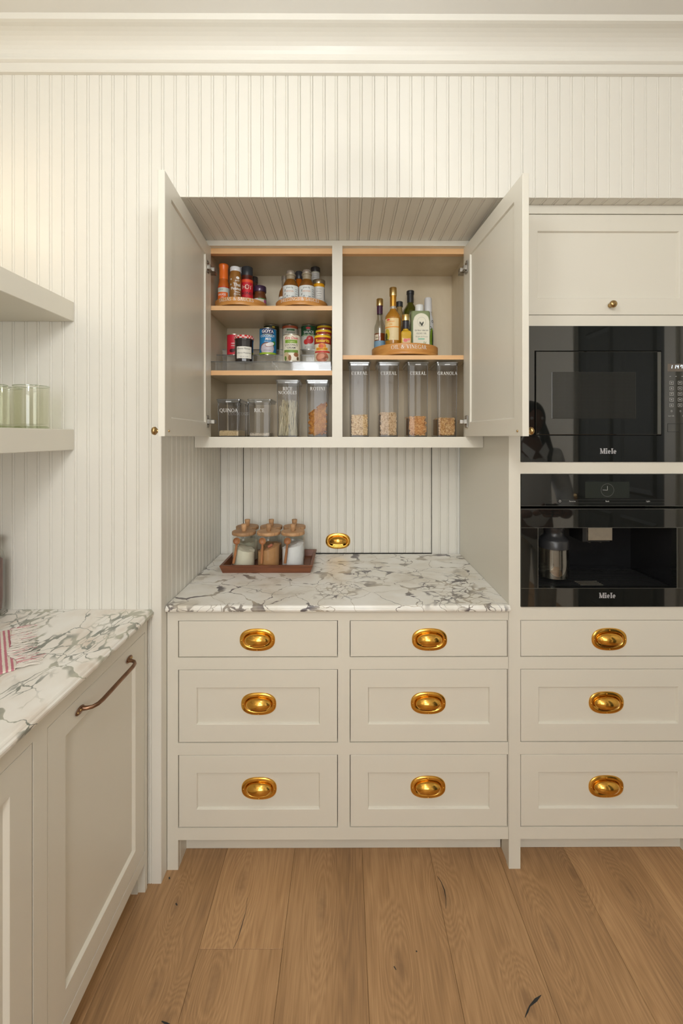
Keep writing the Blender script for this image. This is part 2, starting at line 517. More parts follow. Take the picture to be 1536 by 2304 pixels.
# ---------------------------------------------------------------- lettering
# own serif capitals, drawn with thick stems and thin cross strokes
def serif_text(txt, size, thick=0.15, thin=0.06, gap=0.10):
    polys = []; x = 0.0

    def ln(x0, y0, x1, y1, w):
        d = Vector((x1 - x0, y1 - y0)); n = Vector((-d.y, d.x)).normalized() * w / 2
        return [(x0 + n.x, y0 + n.y), (x0 - n.x, y0 - n.y), (x1 - n.x, y1 - n.y), (x1 + n.x, y1 + n.y)]

    def V(cx, y0=0.0, y1=1.0, w=None, serif=3):
        w = w or thick; P = [ln(cx, y0, cx, y1, w)]
        s = w / 2 + 0.075
        if serif & 1: P.append(ln(cx - s, y0 + thin * .4, cx + s, y0 + thin * .4, thin * .8))
        if serif & 2: P.append(ln(cx - s, y1 - thin * .4, cx + s, y1 - thin * .4, thin * .8))
        return P

    def A(cx, cy, rx, ry, a0, a1, th=None):
        th = th or thick; P = []; n = max(6, int(abs(a1 - a0) / 18))
        pr = None
        for i in range(n + 1):
            a = math.radians(a0 + (a1 - a0) * i / n)
            w = thin + (th - thin) * abs(math.cos(a)) ** 1.3
            o = (cx + rx * math.cos(a), cy + ry * math.sin(a))
            q = (cx + (rx - w) * math.cos(a), cy + (ry - min(w, thin * 1.1)) * math.sin(a))
            if pr: P.append([pr[0], pr[1], q, o])
            pr = (o, q)
        return P

    def Hh(x0, x1, y, w=None): return [ln(x0, y, x1, y, w or thin)]
    tk = thick / 2; b = thin / 2
    G = {
        'I': (lambda: V(.16), .32), 'L': (lambda: V(.17) + Hh(.17, .60, b) + [ln(.59, 0, .62, .22, thin)], .66),
        'E': (lambda: V(.17) + Hh(.17, .58, b) + Hh(.17, .56, 1 - b) + Hh(.17, .46, .52) + [ln(.58, 0, .61, .22, thin), ln(.55, 1, .56, .80, thin), ln(.46, .43, .46, .61, thin)], .66),
        'T': (lambda: V(.36, serif=1) + Hh(.02, .70, 1 - b) + [ln(.04, 1, .02, .78, thin), ln(.68, 1, .70, .78, thin)], .72),
        'H': (lambda: V(.17) + V(.65) + Hh(.17, .65, .52), .82),
        'N': (lambda: V(.13, w=thin) + V(.72, w=thin, serif=2) + [ln(.13, 1, .72, 0.02, thick)], .85),
        'M': (lambda: V(.14, w=thin) + V(.84) + [ln(.15, 1, .48, .04, thick), ln(.48, .04, .83, 1, thin)], 1.0),
        'A': (lambda: [ln(.08, 0, .38, 1, thin), ln(.37, 1, .68, 0, thick)] + Hh(.20, .56, .34) + Hh(.0, .18, thin * .4, thin * .8) + Hh(.56, .80, thin * .4, thin * .8), .78),
        'V': (lambda: [ln(.10, 1, .40, 0, thick), ln(.40, 0, .68, 1, thin)] + Hh(.0, .22, 1 - thin * .4, thin * .8) + Hh(.58, .78, 1 - thin * .4, thin * .8), .76),
        'X': (lambda: [ln(.10, 1, .66, 0, thick), ln(.64, 1, .10, 0, thin)] + Hh(.0, .22, b) + Hh(.54, .78, b) + Hh(0, .22, 1 - b) + Hh(.54, .76, 1 - b), .76),
        'C': (lambda: A(.46, .5, .44, .52, 48, 312) + [ln(.76, .96, .76, .70, thin)], .82),
        'G': (lambda: A(.46, .5, .44, .52, 48, 318) + V(.76, 0.04, .40, serif=2) + [ln(.76, .96, .76, .70, thin)], .90),
        'O': (lambda: A(.46, .5, .44, .52, 0, 360), .92),
        'Q': (lambda: A(.46, .5, .44, .52, 0, 360) + [ln(.42, .06, .86, -.24, thick * .7)], .92),
        'D': (lambda: V(.17) + A(.34, .5, .46, .5, -90, 90) + Hh(.17, .36, b) + Hh(.17, .36, 1 - b), .86),
        'R': (lambda: V(.17) + A(.36, .75, .26, .25, -90, 90) + Hh(.17, .38, 1 - b) + Hh(.17, .38, .5 + b) + [ln(.36, .52, .68, .02, thick)] + Hh(.62, .80, thin * .4, thin * .8), .78),
        'P': (lambda: V(.17) + A(.36, .73, .27, .27, -90, 90) + Hh(.17, .38, 1 - b) + Hh(.17, .38, .46 + b), .68),
        'B': (lambda: V(.17) + A(.36, .76, .24, .24, -90, 90) + A(.36, .26, .28, .26, -90, 90) + Hh(.17, .38, 1 - b) + Hh(.17, .38, .52) + Hh(.17, .38, b), .72),
        'S': (lambda: A(.30, .75, .24, .27, 30, 270, thick * .9) + A(.30, .25, .26, .27, -150, 90, thick * .9) + [ln(.52, 1, .53, .76, thin), ln(.06, 0, .05, .26, thin)], .60),
        'U': (lambda: V(.17, .3, 1, serif=2) + V(.66, .3, 1, w=thin, serif=2) + A(.40, .32, .305, .34, 180, 360), .80),
        '&': (lambda: A(.40, .78, .20, .22, 0, 360) + A(.36, .27, .32, .29, 60, 340) + [ln(.28, .66, .82, .02, thick), ln(.62, .18, .80, .50, thin)] + Hh(.68, .94, .50), .94),
        'e': (lambda: A(.28, .33, .27, .35, 0, 320) + Hh(.06, .50, .34, thin * 1.4), .60),
        'i': (lambda: V(.16, 0, .66) + [ln(.16, .78, .16, 1.0, thick * 1.1)], .33), 'l': (lambda: V(.16), .33),
        ' ': (lambda: [], .34),
    }
    for ch in txt:
        fn, w = G[ch]
        for p in fn(): polys.append([((px + x) * size, py * size) for px, py in p])
        x += w + gap
    wtot = (x - gap) * size
    return [[(px - wtot / 2, py) for px, py in p] for p in polys], wtot


_FC = {}


def sans_text(txt, size, bold=0.0, shear=0.0):
    """built-in face, returned as flat polygons centred on x"""
    k = (txt, bold, shear)
    if k not in _FC:
        cu = bpy.data.curves.new('t', 'FONT'); cu.body = txt; cu.offset = bold; cu.shear = shear
        cu.resolution_u = 2; cu.align_x = 'CENTER'
        ob = bpy.data.objects.new('t', cu); COL.objects.link(ob)
        dg = bpy.context.evaluated_depsgraph_get()
        me = bpy.data.meshes.new_from_object(ob.evaluated_get(dg))
        _FC[k] = [[(me.vertices[i].co.x, me.vertices[i].co.y) for i in p.vertices] for p in me.polygons]
        bpy.data.meshes.remove(me); bpy.data.objects.remove(ob); bpy.data.curves.remove(cu)
    return [[(x * size, y * size) for x, y in p] for p in _FC[k]]


def rect2(u0, u1, v0, v1, n=8):
    return [[(u0 + (u1 - u0) * i / n, v0), (u0 + (u1 - u0) * (i + 1) / n, v0), (u0 + (u1 - u0) * (i + 1) / n, v1), (u0 + (u1 - u0) * i / n, v1)] for i in range(n)]


def oval2(cu, cv, a, b, n=10, rot=0.0, lo=-1, hi=1):
    P = []
    for i in range(n):
        x0, x1 = lo + (hi - lo) * i / n, lo + (hi - lo) * (i + 1) / n
        y0, y1 = math.sqrt(max(0, 1 - x0 * x0)), math.sqrt(max(0, 1 - x1 * x1))
        P.append([(x0, -y0), (x1, -y1), (x1, y1), (x0, y0)])
    c, s = math.cos(rot), math.sin(rot)
    return [[(cu + c * x * a - s * y * b, cv + s * x * a + c * y * b) for x, y in p] for p in P]


def ring2(cu, cv, a, b, w, n=28, a0=0, a1=360):
    P = []
    for i in range(n):
        t0, t1 = math.radians(a0 + (a1 - a0) * i / n), math.radians(a0 + (a1 - a0) * (i + 1) / n)
        P.append([(cu + a * math.cos(t0), cv + b * math.sin(t0)), (cu + a * math.cos(t1), cv + b * math.sin(t1)),
                  (cu + (a - w) * math.cos(t1), cv + (b - w) * math.sin(t1)), (cu + (a - w) * math.cos(t0), cv + (b - w) * math.sin(t0))])
    return P


def line2(u0, v0, u1, v1, w):
    d = Vector((u1 - u0, v1 - v0)); n = Vector((-d.y, d.x)).normalized() * w / 2
    return [[(u0 + n.x, v0 + n.y), (u0 - n.x, v0 - n.y), (u1 - n.x, v1 - n.y), (u1 + n.x, v1 + n.y)]]


def shift2(P, du, dv): return [[(u + du, v + dv) for u, v in p] for p in P]


def cyl_map(cx, cy, R, z0, rot=0.0):
    return lambda u, v: (cx + R * math.sin(u / R + rot), cy - R * math.cos(u / R + rot), z0 + v)


def flat_map(x0, y0, z0): return lambda u, v: (x0 + u, y0, z0 + v)


def decal(name, layers, parent, mp):
    """flat print: layers = [(polys, material, lift)]; mp(u, v, lift)"""
    mb = MB(); mats = []
    for polys, m, lift in layers:
        if m not in mats: mats.append(m)
        for i, p in enumerate(polys): mb.add([mp(lift + (i % 12) * .05)(u, v) for u, v in p], [list(range(len(p)))], mats.index(m))
    return mb.build(name, mats, parent, True, fix=False)


def dflat(name, layers, parent, x0, y0, z0):
    return decal(name, layers, parent, lambda l: flat_map(x0, y0 - 0.0003 - l * 0.00025, z0))


def dcyl(name, layers, parent, cx, cy, R, z0, rot=0.0, turn=True):
    if turn: rot += math.atan2(-cx, cy)
    return decal(name, layers, parent, lambda l: (lambda u, v: cyl_map(cx, cy, R + 0.0003 + l * 0.00025, z0, rot)(u, v)))


# ================================================================ the room
W, F, U, B = 1.422, 1.467, 1.735, 2.10      # depths: wall face, base front, wall cabinet front, recess back
XL, XR = -0.61, 0.565                        # recess sides
ROOMX0, ROOMX1, ROOMY0, CEIL = -1.26, 1.90, -2.2, 2.807
SOFF = 2.2856

# ---- floor of oak planks
floor = struct(MB().build('floor', mat((0.05, 0.035, 0.025), 0.9)))
mb = MB(); mb.box(ROOMX0 - .1, ROOMX1 + .1, ROOMY0 - .1, B + .1, -0.06, -0.0141)
bpy.data.objects.remove(floor)
floor = struct(mb.build('floor', mat((0.05, 0.035, 0.025), 0.9)))
PW = 0.2427
joints = {0: [1.9], 1: [-0.8, 0.55], 2: [1.2406, -0.62], 3: [0.35], 4: [-0.2], 5: [0.15, -1.3], 6: [-0.5], 7: [0.62, -1.2], 8: [-0.9], 9: [0.3], 10: [-.4], 11: [.2], 12: [.5]}
for k in range(14):
    x0 = -0.4227 + (k - 2) * PW
    x1 = x0 + PW
    x0c, x1c = max(x0, ROOMX0 + .001), min(x1, ROOMX1 - .001)
    if x1c - x0c < 0.01: continue
    ys = [ROOMY0 + .002] + sorted(joints.get(k, [])) + [B - 0.02]
    for a, c in zip(ys[:-1], ys[1:]):
        if c - a < 0.05: continue
        p = MB(); g = 0.00035
        lps = []
        for i, z in ((0, -0.014), (0, -0.0006), (0.0006, 0.0)):
            lps.append([(x0c + g + i, a + g + i, z), (x1c - g - i, a + g + i, z), (x1c - g - i, c - g - i, z), (x0c + g + i, c - g - i, z)])
        p.loft(lps)
        p.build('plank', OAK, floor)

# dark checks and knots in the oak (they are filled cracks, part of the boards)
KNOT = mat((0.018, 0.02, 0.022), 0.4)
KNOTB = mat(srgb(86, 60, 42), 0.6)


def floor_pt(px, py):
    Y = H * FPX / (py - VPY)
    return PX(px, Y), Y


def crack(pts, w, nm='knot_crack'):
    mb = MB(); P = [Vector(floor_pt(*p)) for p in pts]
    L_, R_ = [], []
    for i, p in enumerate(P):
        d = (P[min(i + 1, len(P) - 1)] - P[max(i - 1, 0)]).normalized(); n = Vector((-d.y, d.x)) * w[i] / 2
        L_.append((p.x + n.x, p.y + n.y, 0.0004)); R_.append((p.x - n.x, p.y - n.y, 0.0004))
    mb.loft([L_, R_], 0, (False, False), closed=False)
    mb.build(nm, KNOT, floor, fix=False)


crack([(1181, 2292), (1187, 2278), (1192, 2266), (1206, 2252), (1218, 2241)], [.001, .004, .003, .007, .001])
crack([(983, 1972), (992, 1985), (1000, 2005), (1003, 2025), (1003, 2046)], [.0012, .002, .003, .0015, .001])
crack([(557, 2019), (553, 2050), (544, 2082), (536, 2110), (525, 2133)], [.0006, .001, .0022, .0012, .0008])
crack([(364, 2296), (374, 2301), (384, 2304)], [.002, .005, .002])
crack([(396, 2031), (399, 2036)], [.004, .003])
crack([(381, 1972), (382, 1977)], [.005, .004])
crack([(886, 2175), (891, 2183)], [.003, .002])
crack([(936, 2140), (938, 2143)], [.004, .003])


# ---- beadboard boards
BW = 0.0413


def bead_profile(w, bead=True):
    if not bead or w < 0.02:
        return [(0, -.010), (0, -.0022), (.0014, 0), (w - .0014, 0), (w, -.0022), (w, -.010)]
    return [(0, -.010), (0, -.0024), (.0016, 0), (w - .0092, 0), (w - .0080, -.0024), (w - .0070, -.0008), (w - .0050, 0), (w - .0022, -.0003), (w - .0010, -.0010), (w, -.0026), (w, -.010)]


_bc = {}


def board(parent, origin, udir, ndir, ldir, w, length, bead=True):
    """one beaded board; u across, n outwards, l along; shared meshes for equal sizes"""
    key = (round(w, 4), round(length, 4), tuple(udir), tuple(ndir), tuple(ldir), bead)
    if key not in _bc:
        u, n, l = Vector(udir), Vector(ndir), Vector(ldir)
        mb = MB(); g = 0.0002
        lp = [[u * (min(max(a, g), w - g)) + n * d + l * t for a, d in bead_profile(w, bead)] for t in (0, length)]
        mb.loft(lp, 0, (True, True))
        me = mb.mesh('board', [WALLPAINT])
        bm = bmesh.new(); bm.from_mesh(me); bmesh.ops.recalc_face_normals(bm, faces=bm.faces); bm.to_mesh(me); bm.free()
        _bc[key] = me
    o = bpy.data.objects.new('board', _bc[key]); COL.objects.link(o)
    o.parent = parent
    o.location = Vector(origin) - (parent.location if parent else Vector((0, 0, 0)))
    return o


def slab(name, x0, x1, y0, y1, z0, z1, m=WALLPAINT, parent=None):
    mb = MB(); mb.box(x0, x1, y0, y1, z0, z1)
    return mb.build(name, m, parent)


# back wall: left part down to the floor, band above the recess and the tall unit
mb = MB()
mb.box(ROOMX0 - .1, XL - .012, W + .010, W + .13, 0, CEIL)
mb.box(XL - .012, ROOMX1 + .1, W + .010, W + .13, SOFF + .012, CEIL)
mb.box(1.262, ROOMX1 + .1, W + .010, W + .13, 0, SOFF + .012)
wall_back = struct(mb.build('wall_back', WALLPAINT))
x = -0.643 - 15 * BW
while x < ROOMX1:
    w = BW
    if x < -0.65:
        board(wall_back, (max(x, ROOMX0), W, 0.0), (1, 0, 0), (0, -1, 0), (0, 0, 1), min(BW, x + BW - ROOMX0), 2.70)
    elif x < XL - .005:
        board(wall_back, (x, W, 0.0), (1, 0, 0), (0, -1, 0), (0, 0, 1), XL - x, SOFF, False)
        board(wall_back, (x, W, SOFF), (1, 0, 0), (0, -1, 0), (0, 0, 1), BW, 2.70 - SOFF)
    elif x > 1.262:
        board(wall_back, (x, W, 0.0), (1, 0, 0), (0, -1, 0), (0, 0, 1), min(BW, ROOMX1 - x), 2.70)
    else:
        board(wall_back, (x, W, SOFF), (1, 0, 0), (0, -1, 0), (0, 0, 1), BW, 2.70 - SOFF)
    x += BW

# recess: left cheek, back, soffit
wall_recess_left = struct(slab('wall_recess_left', XL - .09, XL - .0102, W + .131, B + .03, 0, SOFF + .012))
y = W + .0005
board(wall_recess_left, (XL, y, 0), (0, 1, 0), (1, 0, 0), (0, 0, 1), .046, SOFF - .0, False)
y += .046
while y < B - .002:
    board(wall_recess_left, (XL, y, 0.90), (0, 1, 0), (1, 0, 0), (0, 0, 1), min(BW, B - y), SOFF - .90)
    y += BW
# fixed boards left and right of the removable panel
PXL, PXR = PX(548, B), PX(970, B)
mb = MB()
mb.box(XL - .01, PXL - .0036, B + .0102, B + .05, 0, SOFF + .012)
mb.box(PXR + .0036, XR + .02, B + .0102, B + .05, 0, SOFF + .012)
mb.box(PXL - .0036, PXR + .0036, B + .0102, B + .05, 0, .90)
mb.box(PXL - .0036, PXR + .0036, B + .0102, B + .05, 1.475, SOFF + .012)
mb.box(XL - .01, XR + .02, B + .16, B + .18, 0, SOFF + .012)
mb.box(XL - .03, XL - .0101, B + .05, B + .18, 0, SOFF + .012); mb.box(XR + .02, XR + .04, B + .05, B + .18, 0, SOFF + .012)
mb.box(XL - .03, XR + .04, B + .05, B + .18, SOFF + .012, SOFF + .03)
wall_recess_back = struct(mb.build('wall_recess_back', WALLPAINT))
xs = PXL - .0035
x = XL
for wd in (BW, BW, (xs - XL) - 2 * BW):
    if wd > .004:
        board(wall_recess_back, (x, B, .88), (1, 0, 0), (0, -1, 0), (0, 0, 1), wd, 1.463 - .88 + .02); x += wd
x = PXR + .0035
while x < XR - .001:
    wd = min(BW, XR - x)
    board(wall_recess_back, (x, B, .88), (1, 0, 0), (0, -1, 0), (0, 0, 1), wd, .603); x += BW
wall_soffit = struct(slab('wall_soffit', XL - .01, ROOMX1, W + .1301, B + .03, SOFF + .0122, SOFF + .04))
k = 0
x = -0.643 + BW
while x < 1.26:
    x0 = max(x, XL)
    y1 = U + .03 if x + BW < XR else F + .02
    wd = x + BW - x0
    board(wall_soffit, (x0 if False else x0, W + .0105, SOFF), (1, 0, 0), (0, 0, -1), (0, 1, 0), wd, y1 - W - .0105)
    x += BW

# removable access panel in the recess back, with its own pull
panel = thing('access_panel', 'beadboard access panel with brass cup pull set in the recess back above the marble', 'panel', (0.0, B, 0.915))
n = 22
pw = (PXR - PXL) / n
for i in range(n):
    b_ = board(panel, (PXL + i * pw, B, .915), (1, 0, 0), (0, -1, 0), (0, 0, 1), pw, 1.462 - .915)

# side, rear walls and ceiling
wall_left = struct(slab('wall_left', ROOMX0 - .1, ROOMX0, ROOMY0, W + .13, 0, CEIL))
mb = MB()
mb.box(ROOMX1, ROOMX1 + .1, .42, W + .13, 0, CEIL)
mb.box(ROOMX1, ROOMX1 + .1, ROOMY0, -.58, 0, CEIL)
mb.box(ROOMX1, ROOMX1 + .1, -.58, .42, 2.48, CEIL)
wall_right = struct(mb.build('wall_right', WALLPAINT))
mb = MB()
mb.box(ROOMX0 - .1, -.72, ROOMY0 - .1, ROOMY0, 0, CEIL)
mb.box(.62, ROOMX1 + .1, ROOMY0 - .1, ROOMY0, 0, CEIL)
mb.box(-.72, .62, ROOMY0 - .1, ROOMY0, 0, .98)
mb.box(-.72, .62, ROOMY0 - .1, ROOMY0, 2.52, CEIL)
wall_rear = struct(mb.build('wall_rear', WALLPAINT))
ceiling = struct(slab('ceiling', ROOMX0 - .1, ROOMX1 + .1, ROOMY0 - .1, W + .13, CEIL, CEIL + .05, CEILPAINT))
# window behind the camera: frame and bars
mb = MB()
for xx in (-.72, -.07, .575): mb.box(xx, xx + .045, ROOMY0 - .07, ROOMY0 - .02, .98, 2.52)
for zz in (.98, 1.74, 2.475): mb.box(-.72, .62, ROOMY0 - .07, ROOMY0 - .02, zz, zz + .045)
win = struct(mb.build('window_1', WALLPAINT), 'white framed window')
# dark panelled door in the right wall
DARKDOOR = mat(srgb(20, 25, 20), 0.5)
mb = MB()


def rects_x(mb, y0, y1, z0, z1, steps):
    mb.loft([[(xx, y0 + i, z0 + i), (xx, y1 - i, z0 + i), (xx, y1 - i, z1 - i), (xx, y0 + i, z1 - i)] for i, xx in steps])


rects_x(mb, -.575, .415, 0.004, 2.475, [(0, ROOMX1 + .06), (0, ROOMX1 + .02)])
for z0, z1 in ((.2, .95), (1.1, 2.3)):
    for y0, y1 in ((-.47, -.12), (-.04, .31)):
        rects_x(mb, y0, y1, z0, z1, [(0, ROOMX1 + .021), (.02, ROOMX1 + .008), (.05, ROOMX1 + .014)])
door1 = struct(mb.build('door_1', DARKDOOR), 'dark green panelled door')
kb = MB(); kb.lathe([(.004, 0), (.010, .01), (.012, .03), (.026, .04), (.028, .055), (.016, .066), (0, .068)], 16, (ROOMX1 + .02, -.52, 1.0), M=Matrix.Rotation(-PI / 2, 4, 'Y'))
kb.build('door_knob', OLDBRASS, door1)
mb = MB()
for y0, y1, z0, z1 in ((.42, .51, 0, 2.57), (-.67, -.58, 0, 2.57), (-.58, .42, 2.48, 2.57)):
    mb.box(ROOMX1 - .02, ROOMX1, y0, y1, z0, z1)
struct(mb.build('trim_1', WALLPAINT, bevel=.003))

# crown moulding
prof = [(W + .012, 2.690), (W - .012, 2.690), (W - .015, 2.694), (W - .015, 2.7175), (W - .018, 2.7185), (W - .024, 2.7215), (W - .0245, 2.7255), (W - .020, 2.729), (W - .017, 2.730)]
for i in range(9):
    t = i / 8
    prof.append((W - .017 - .066 * (1 - math.cos(t * PI / 2)), 2.736 + .050 * math.sin(t * PI / 2)))
prof += [(W - .086, 2.7865), (W - .092, 2.7875), (W - .092, CEIL), (W + .012, CEIL)]
mb = MB(); mb.loft([[(xx, y_, z_) for y_, z_ in prof] for xx in (ROOMX0, ROOMX1)], 0, smooth=False)
crown = struct(mb.build('trim_2', WALLPAINT), 'painted crown moulding')

# ================================================================ shared fittings
def cup_pull_mesh():
    mb = MB(); n = 40

    def sup(a, b, y, e=2.45):
        lp = []
        for k in range(n):
            t = 2 * PI * k / n; c, s_ = math.cos(t), math.sin(t)
            lp.append((a * math.copysign(abs(c) ** (2 / e), c), y, b * math.copysign(abs(s_) ** (2 / e), s_)))
        return lp
    mb.loft([sup(.0605, .0385, 0), sup(.0605, .0385, -.0018), sup(.0585, .0365, -.0038), sup(.0500, .0290, -.0050), sup(.0470, .0262, -.0046), sup(.0450, .0245, -.0020), sup(.02, .010, -.0008)], 0, (False, True), True)
    # the hood: part of an ellipsoid, open below
    a, b, d = .0450, .0245, .023
    zc = -.011
    rows = []
    for i in range(11):
        z = zc + (b - zc) * (i / 10) ** .85
        hw = a * math.sqrt(max(0, 1 - (z / b) ** 2))
        row = []
        for j in range(19):
            xx = -hw + 2 * hw * (0.5 - 0.5 * math.cos(PI * j / 18))
            q = max(0, 1 - (xx / a) ** 2 - (z / b) ** 2)
            row.append((xx, -.0030 - d * q ** .55, z))
        rows.append(row)
    mb.loft(rows, 0, (False, False), True, closed=False)
    inner = [[(x_ * .965, min(-.0012, y_ + .0016), z_ - .0004 if i == 0 else z_ - .001) for x_, y_, z_ in r] for i, r in enumerate(rows)]
    mb.loft([rows[0], inner[0]], 0, (False, False), True, closed=False)
    mb.loft(inner, 0, (False, False), True, closed=False)
    for sx, sz in ((0, .0325), (0, -.0325), (.0535, 0), (-.0535, 0)):
        mb.ball((sx, -.0046, sz), .0024, 8, 5, 0)
    me = mb.mesh('cup_pull', [BRASS])
    bm = bmesh.new(); bm.from_mesh(me); bmesh.ops.recalc_face_normals(bm, faces=bm.faces)
    for e in bm.edges:
        if len(e.link_faces) == 2 and e.calc_face_angle(0) > 0.9: e.smooth = False
    bm.to_mesh(me); bm.free()
    return me


CUP = cup_pull_mesh()
place_mesh('cup_pull', CUP, panel, (PX(760, B), -.0003, PZ(1217, B) - .915))


def knob_mesh(r=.0125):
    mb = MB(); s = r / .0125
    mb.lathe([(.0075 * s, 0), (.0075 * s, .002 * s), (.0055 * s, .004 * s), (.005 * s, .010 * s), (.0085 * s, .013 * s), (.0122 * s, .0165 * s), (.0125 * s, .020 * s), (.0105 * s, .0245 * s), (.006 * s, .0268 * s), (0, .0273 * s)], 20, M=Matrix.Rotation(PI / 2, 4, 'X'))
    me = mb.mesh('knob', [OLDBRASS])
    bm = bmesh.new(); bm.from_mesh(me); bmesh.ops.recalc_face_normals(bm, faces=bm.faces); bm.to_mesh(me); bm.free()
    return me


KNOB = knob_mesh()


def shaker(mb, x0, x1, z0, z1, yf, t=.02, rail=.061, rec=.0075, both=False):
    b = .0012
    st = []
    if both:
        st += [(rail + .0025, yf + t - rec), (rail, yf + t - b), (rail - .001, yf + t)]
    st += [(b, yf + t), (0, yf + t - b), (0, yf + b), (b, yf), (rail - .001, yf), (rail, yf + b * .6), (rail + .0028, yf + rec)]
    mb.rects(x0, x1, z0, z1, st[::-1])


def flatfront(mb, x0, x1, z0, z1, yf, t=.02):
    b = .0012
    mb.rects(x0, x1, z0, z1, [(b, yf), (0, yf + b), (0, yf + t)])


# ================================================================ base cabinet below the marble
ZROWS = [(.729, .8558), (.4356, .6877), (.1437, .3943)]
TOE = .1025
COLS = [(-.5715, -.023), (.018, .562)]
FT = .022
g = .0022


def frame_boxes(mb, stiles, rails, x0, x1, z0, z1):
    for a, c in stiles: mb.box(a, c, F, F + FT, z0, z1)
    for a, c, e, f in rails: mb.box(a, c, F, F + FT, e, f)


base = thing('drawer_cabinet', 'painted base cabinet with six drawers under the marble recess counter', 'cabinet', (0, F, 0))
mb = MB()
xs0, xs1 = XL + .0012, XR - .0012
frame_boxes(mb, [(xs0, -.5715, ), (-.023, .018)], [], xs0, xs1, TOE, .892)
mb.v.clear(); mb.f.clear(); mb.m.clear(); mb.sm.clear()
mb.box(xs0, -.5715, F, F + FT, 0, .892)
mb.box(-.023, .018, F, F + FT, TOE, .892)
mb.box(.562, xs1, F, F + FT, TOE, .892)
for a, c in COLS:
    for e, f in ((.8558, .892), (.6877, .729), (.3943, .4356), (TOE, .1437)):
        mb.box(a, c, F, F + FT, e, f)
mb.build('face_frame', CABPAINT, base)
mb = MB()
mb.box(xs0, xs0 + .018, F + FT, B - .01, 0, .892)
mb.box(xs0 + .018, xs1, F + FT, B - .01, TOE, TOE + .018)
mb.box(xs0 + .018, xs1, B - .03, B - .01, TOE, .892)
mb.box(xs0, xs0 + .038, F + FT, 1.543, 0, TOE)
mb.build('carcass', CABPAINT, base)
mb = MB(); mb.box(xs0 + .038, xs1 - .0, 1.543, 1.558, 0.001, TOE); mb.build('toe_kick', CABPAINT, base)


def drawer(parent, x0, x1, z0, z1, flat, pull_px=None, rail=.061):
    mb = MB()
    if flat: flatfront(mb, x0 + g, x1 - g, z0 + g, z1 - g, F + .0006)
    else: shaker(mb, x0 + g, x1 - g, z0 + g, z1 - g, F + .0006, rail=rail)
    mb.box(x0 + .012, x1 - .012, F + .0206, F + .45, z0 + .015, z1 - .02)
    d = mb.build('drawer', CABPAINT, parent)
    px, py = pull_px
    yy = F + .0006 if flat else F + .0081
    o = place_mesh('cup_pull', CUP, d, (PX(px, F) - parent.location.x, yy - parent.location.y - .0002, PZ(py, F)))
    return d


pulls = [[(579, 1439), (581, 1586), (582, 1777)], [(966, 1439), (964, 1585), (963.5, 1775)], [(1371, 1439), (1367.5, 1585), (1367, 1775)]]
for ci, (a, c) in enumerate(COLS):
    for ri, (z0, z1) in enumerate(ZROWS):
        drawer(base, a, c, z0, z1, ri == 0, pulls[ci][ri])

# ---- marble counter in the recess
def counter(name, label, x0, x1, y0, y1, zt, t, front, m=None):
    """slab with an eased ogee edge on the front side: 'y' (towards camera) or 'x' (towards +x)"""
    root = None
    mb = MB()
    edge = [(.012, 0), (.008, -.0008), (.0055, -.0035), (.0045, -.006), (.0008, -.0085), (0, -.012), (.0012, -(t - .002)), (.003, -t)]
    if front == 'y':
        lp = []
        for xx in (x0, x1):
            lp.append([(xx, y1, zt - t), (xx, y1, zt)] + [(xx, y0 + i, zt + d) for i, d in edge])
        mb.loft(lp)
    else:
        lp = []
        for yy in (y0, y1):
            lp.append([(x0, yy, zt - t), (x0, yy, zt)] + [(x1 - i, yy, zt + d) for i, d in edge])
        mb.loft(lp)
    o = mb.build(name, m or MARBLE)
    o['label'] = label; o['category'] = 'countertop'
    return o


CT = .9125
counter('countertop', 'white breccia marble countertop with grey veins in the cabinet recess', XL + .0025, XR - .001, F - .020, B - .0125, CT, .0195, 'y')

# ================================================================ tall appliance cabinet on the right
tall = thing('appliance_cabinet', 'tall painted cabinet housing the two black built-in appliances above three drawers', 'cabinet', (.91, F, 0))
TX0, TX1 = XR, 1.253
mb = MB()
zt = SOFF - .0005
DZ0, DZ1 = 1.9057, 2.2556
MW0, MW1 = 1.400, 1.869
CF0, CF1 = .9017, 1.360
AX0, AX1 = .605, 1.213
mb.box(TX0, AX0, F, F + FT, 0, zt)
mb.box(AX1, TX1, F, F + FT, 0, zt)
for e, f in ((DZ1, zt), (MW1, DZ0), (CF1, MW0), (.8558, CF0), (.6877, .729), (.3943, .4356), (TOE, .1437)):
    mb.box(AX0, AX1, F, F + FT, e, f)
mb.build('face_frame', CABPAINT, tall)
mb = MB()
mb.box(TX0, TX0 + .018, F + FT, B - .01, TOE, zt)
mb.box(TX1 - .018, TX1, F + FT, B - .01, TOE, zt)
mb.box(TX0 + .018, TX1 - .018, B - .03, B - .01, TOE, zt)
mb.box(TX0 + .018, TX1 - .018, F + FT, B - .03, TOE, TOE + .018)
mb.box(TX0 + .018, TX1 - .018, F + FT, B - .03, CF1 + .005, MW0 - .005)
mb.box(TX0 + .018, TX1 - .018, F + FT, B - .03, MW1 + .005, DZ0 - .008)
mb.box(TX0 + .018, TX1 - .018, F + FT, B - .03, .870, CF0 - .006)
mb.box(TX0 + .002, TX0 + .038, F + FT, 1.543, 0, TOE)
mb.box(TX1 - .038, TX1 - .002, F + FT, 1.543, 0, TOE)
mb.build('carcass', CABPAINT, tall)
mb = MB(); mb.box(TX0 + .038, TX1 - .038, 1.543, 1.558, 0.001, TOE); mb.build('toe_kick', CABPAINT, tall)
for ri, (z0, z1) in enumerate(ZROWS):
    drawer(tall, AX0, AX1, z0, z1, ri == 0, pulls[2][ri])
mb = MB(); shaker(mb, AX0 + g, AX1 - g, DZ0 + g, DZ1 - g, F + .0006, rail=.0575)
d = mb.build('door', CABPAINT, tall)
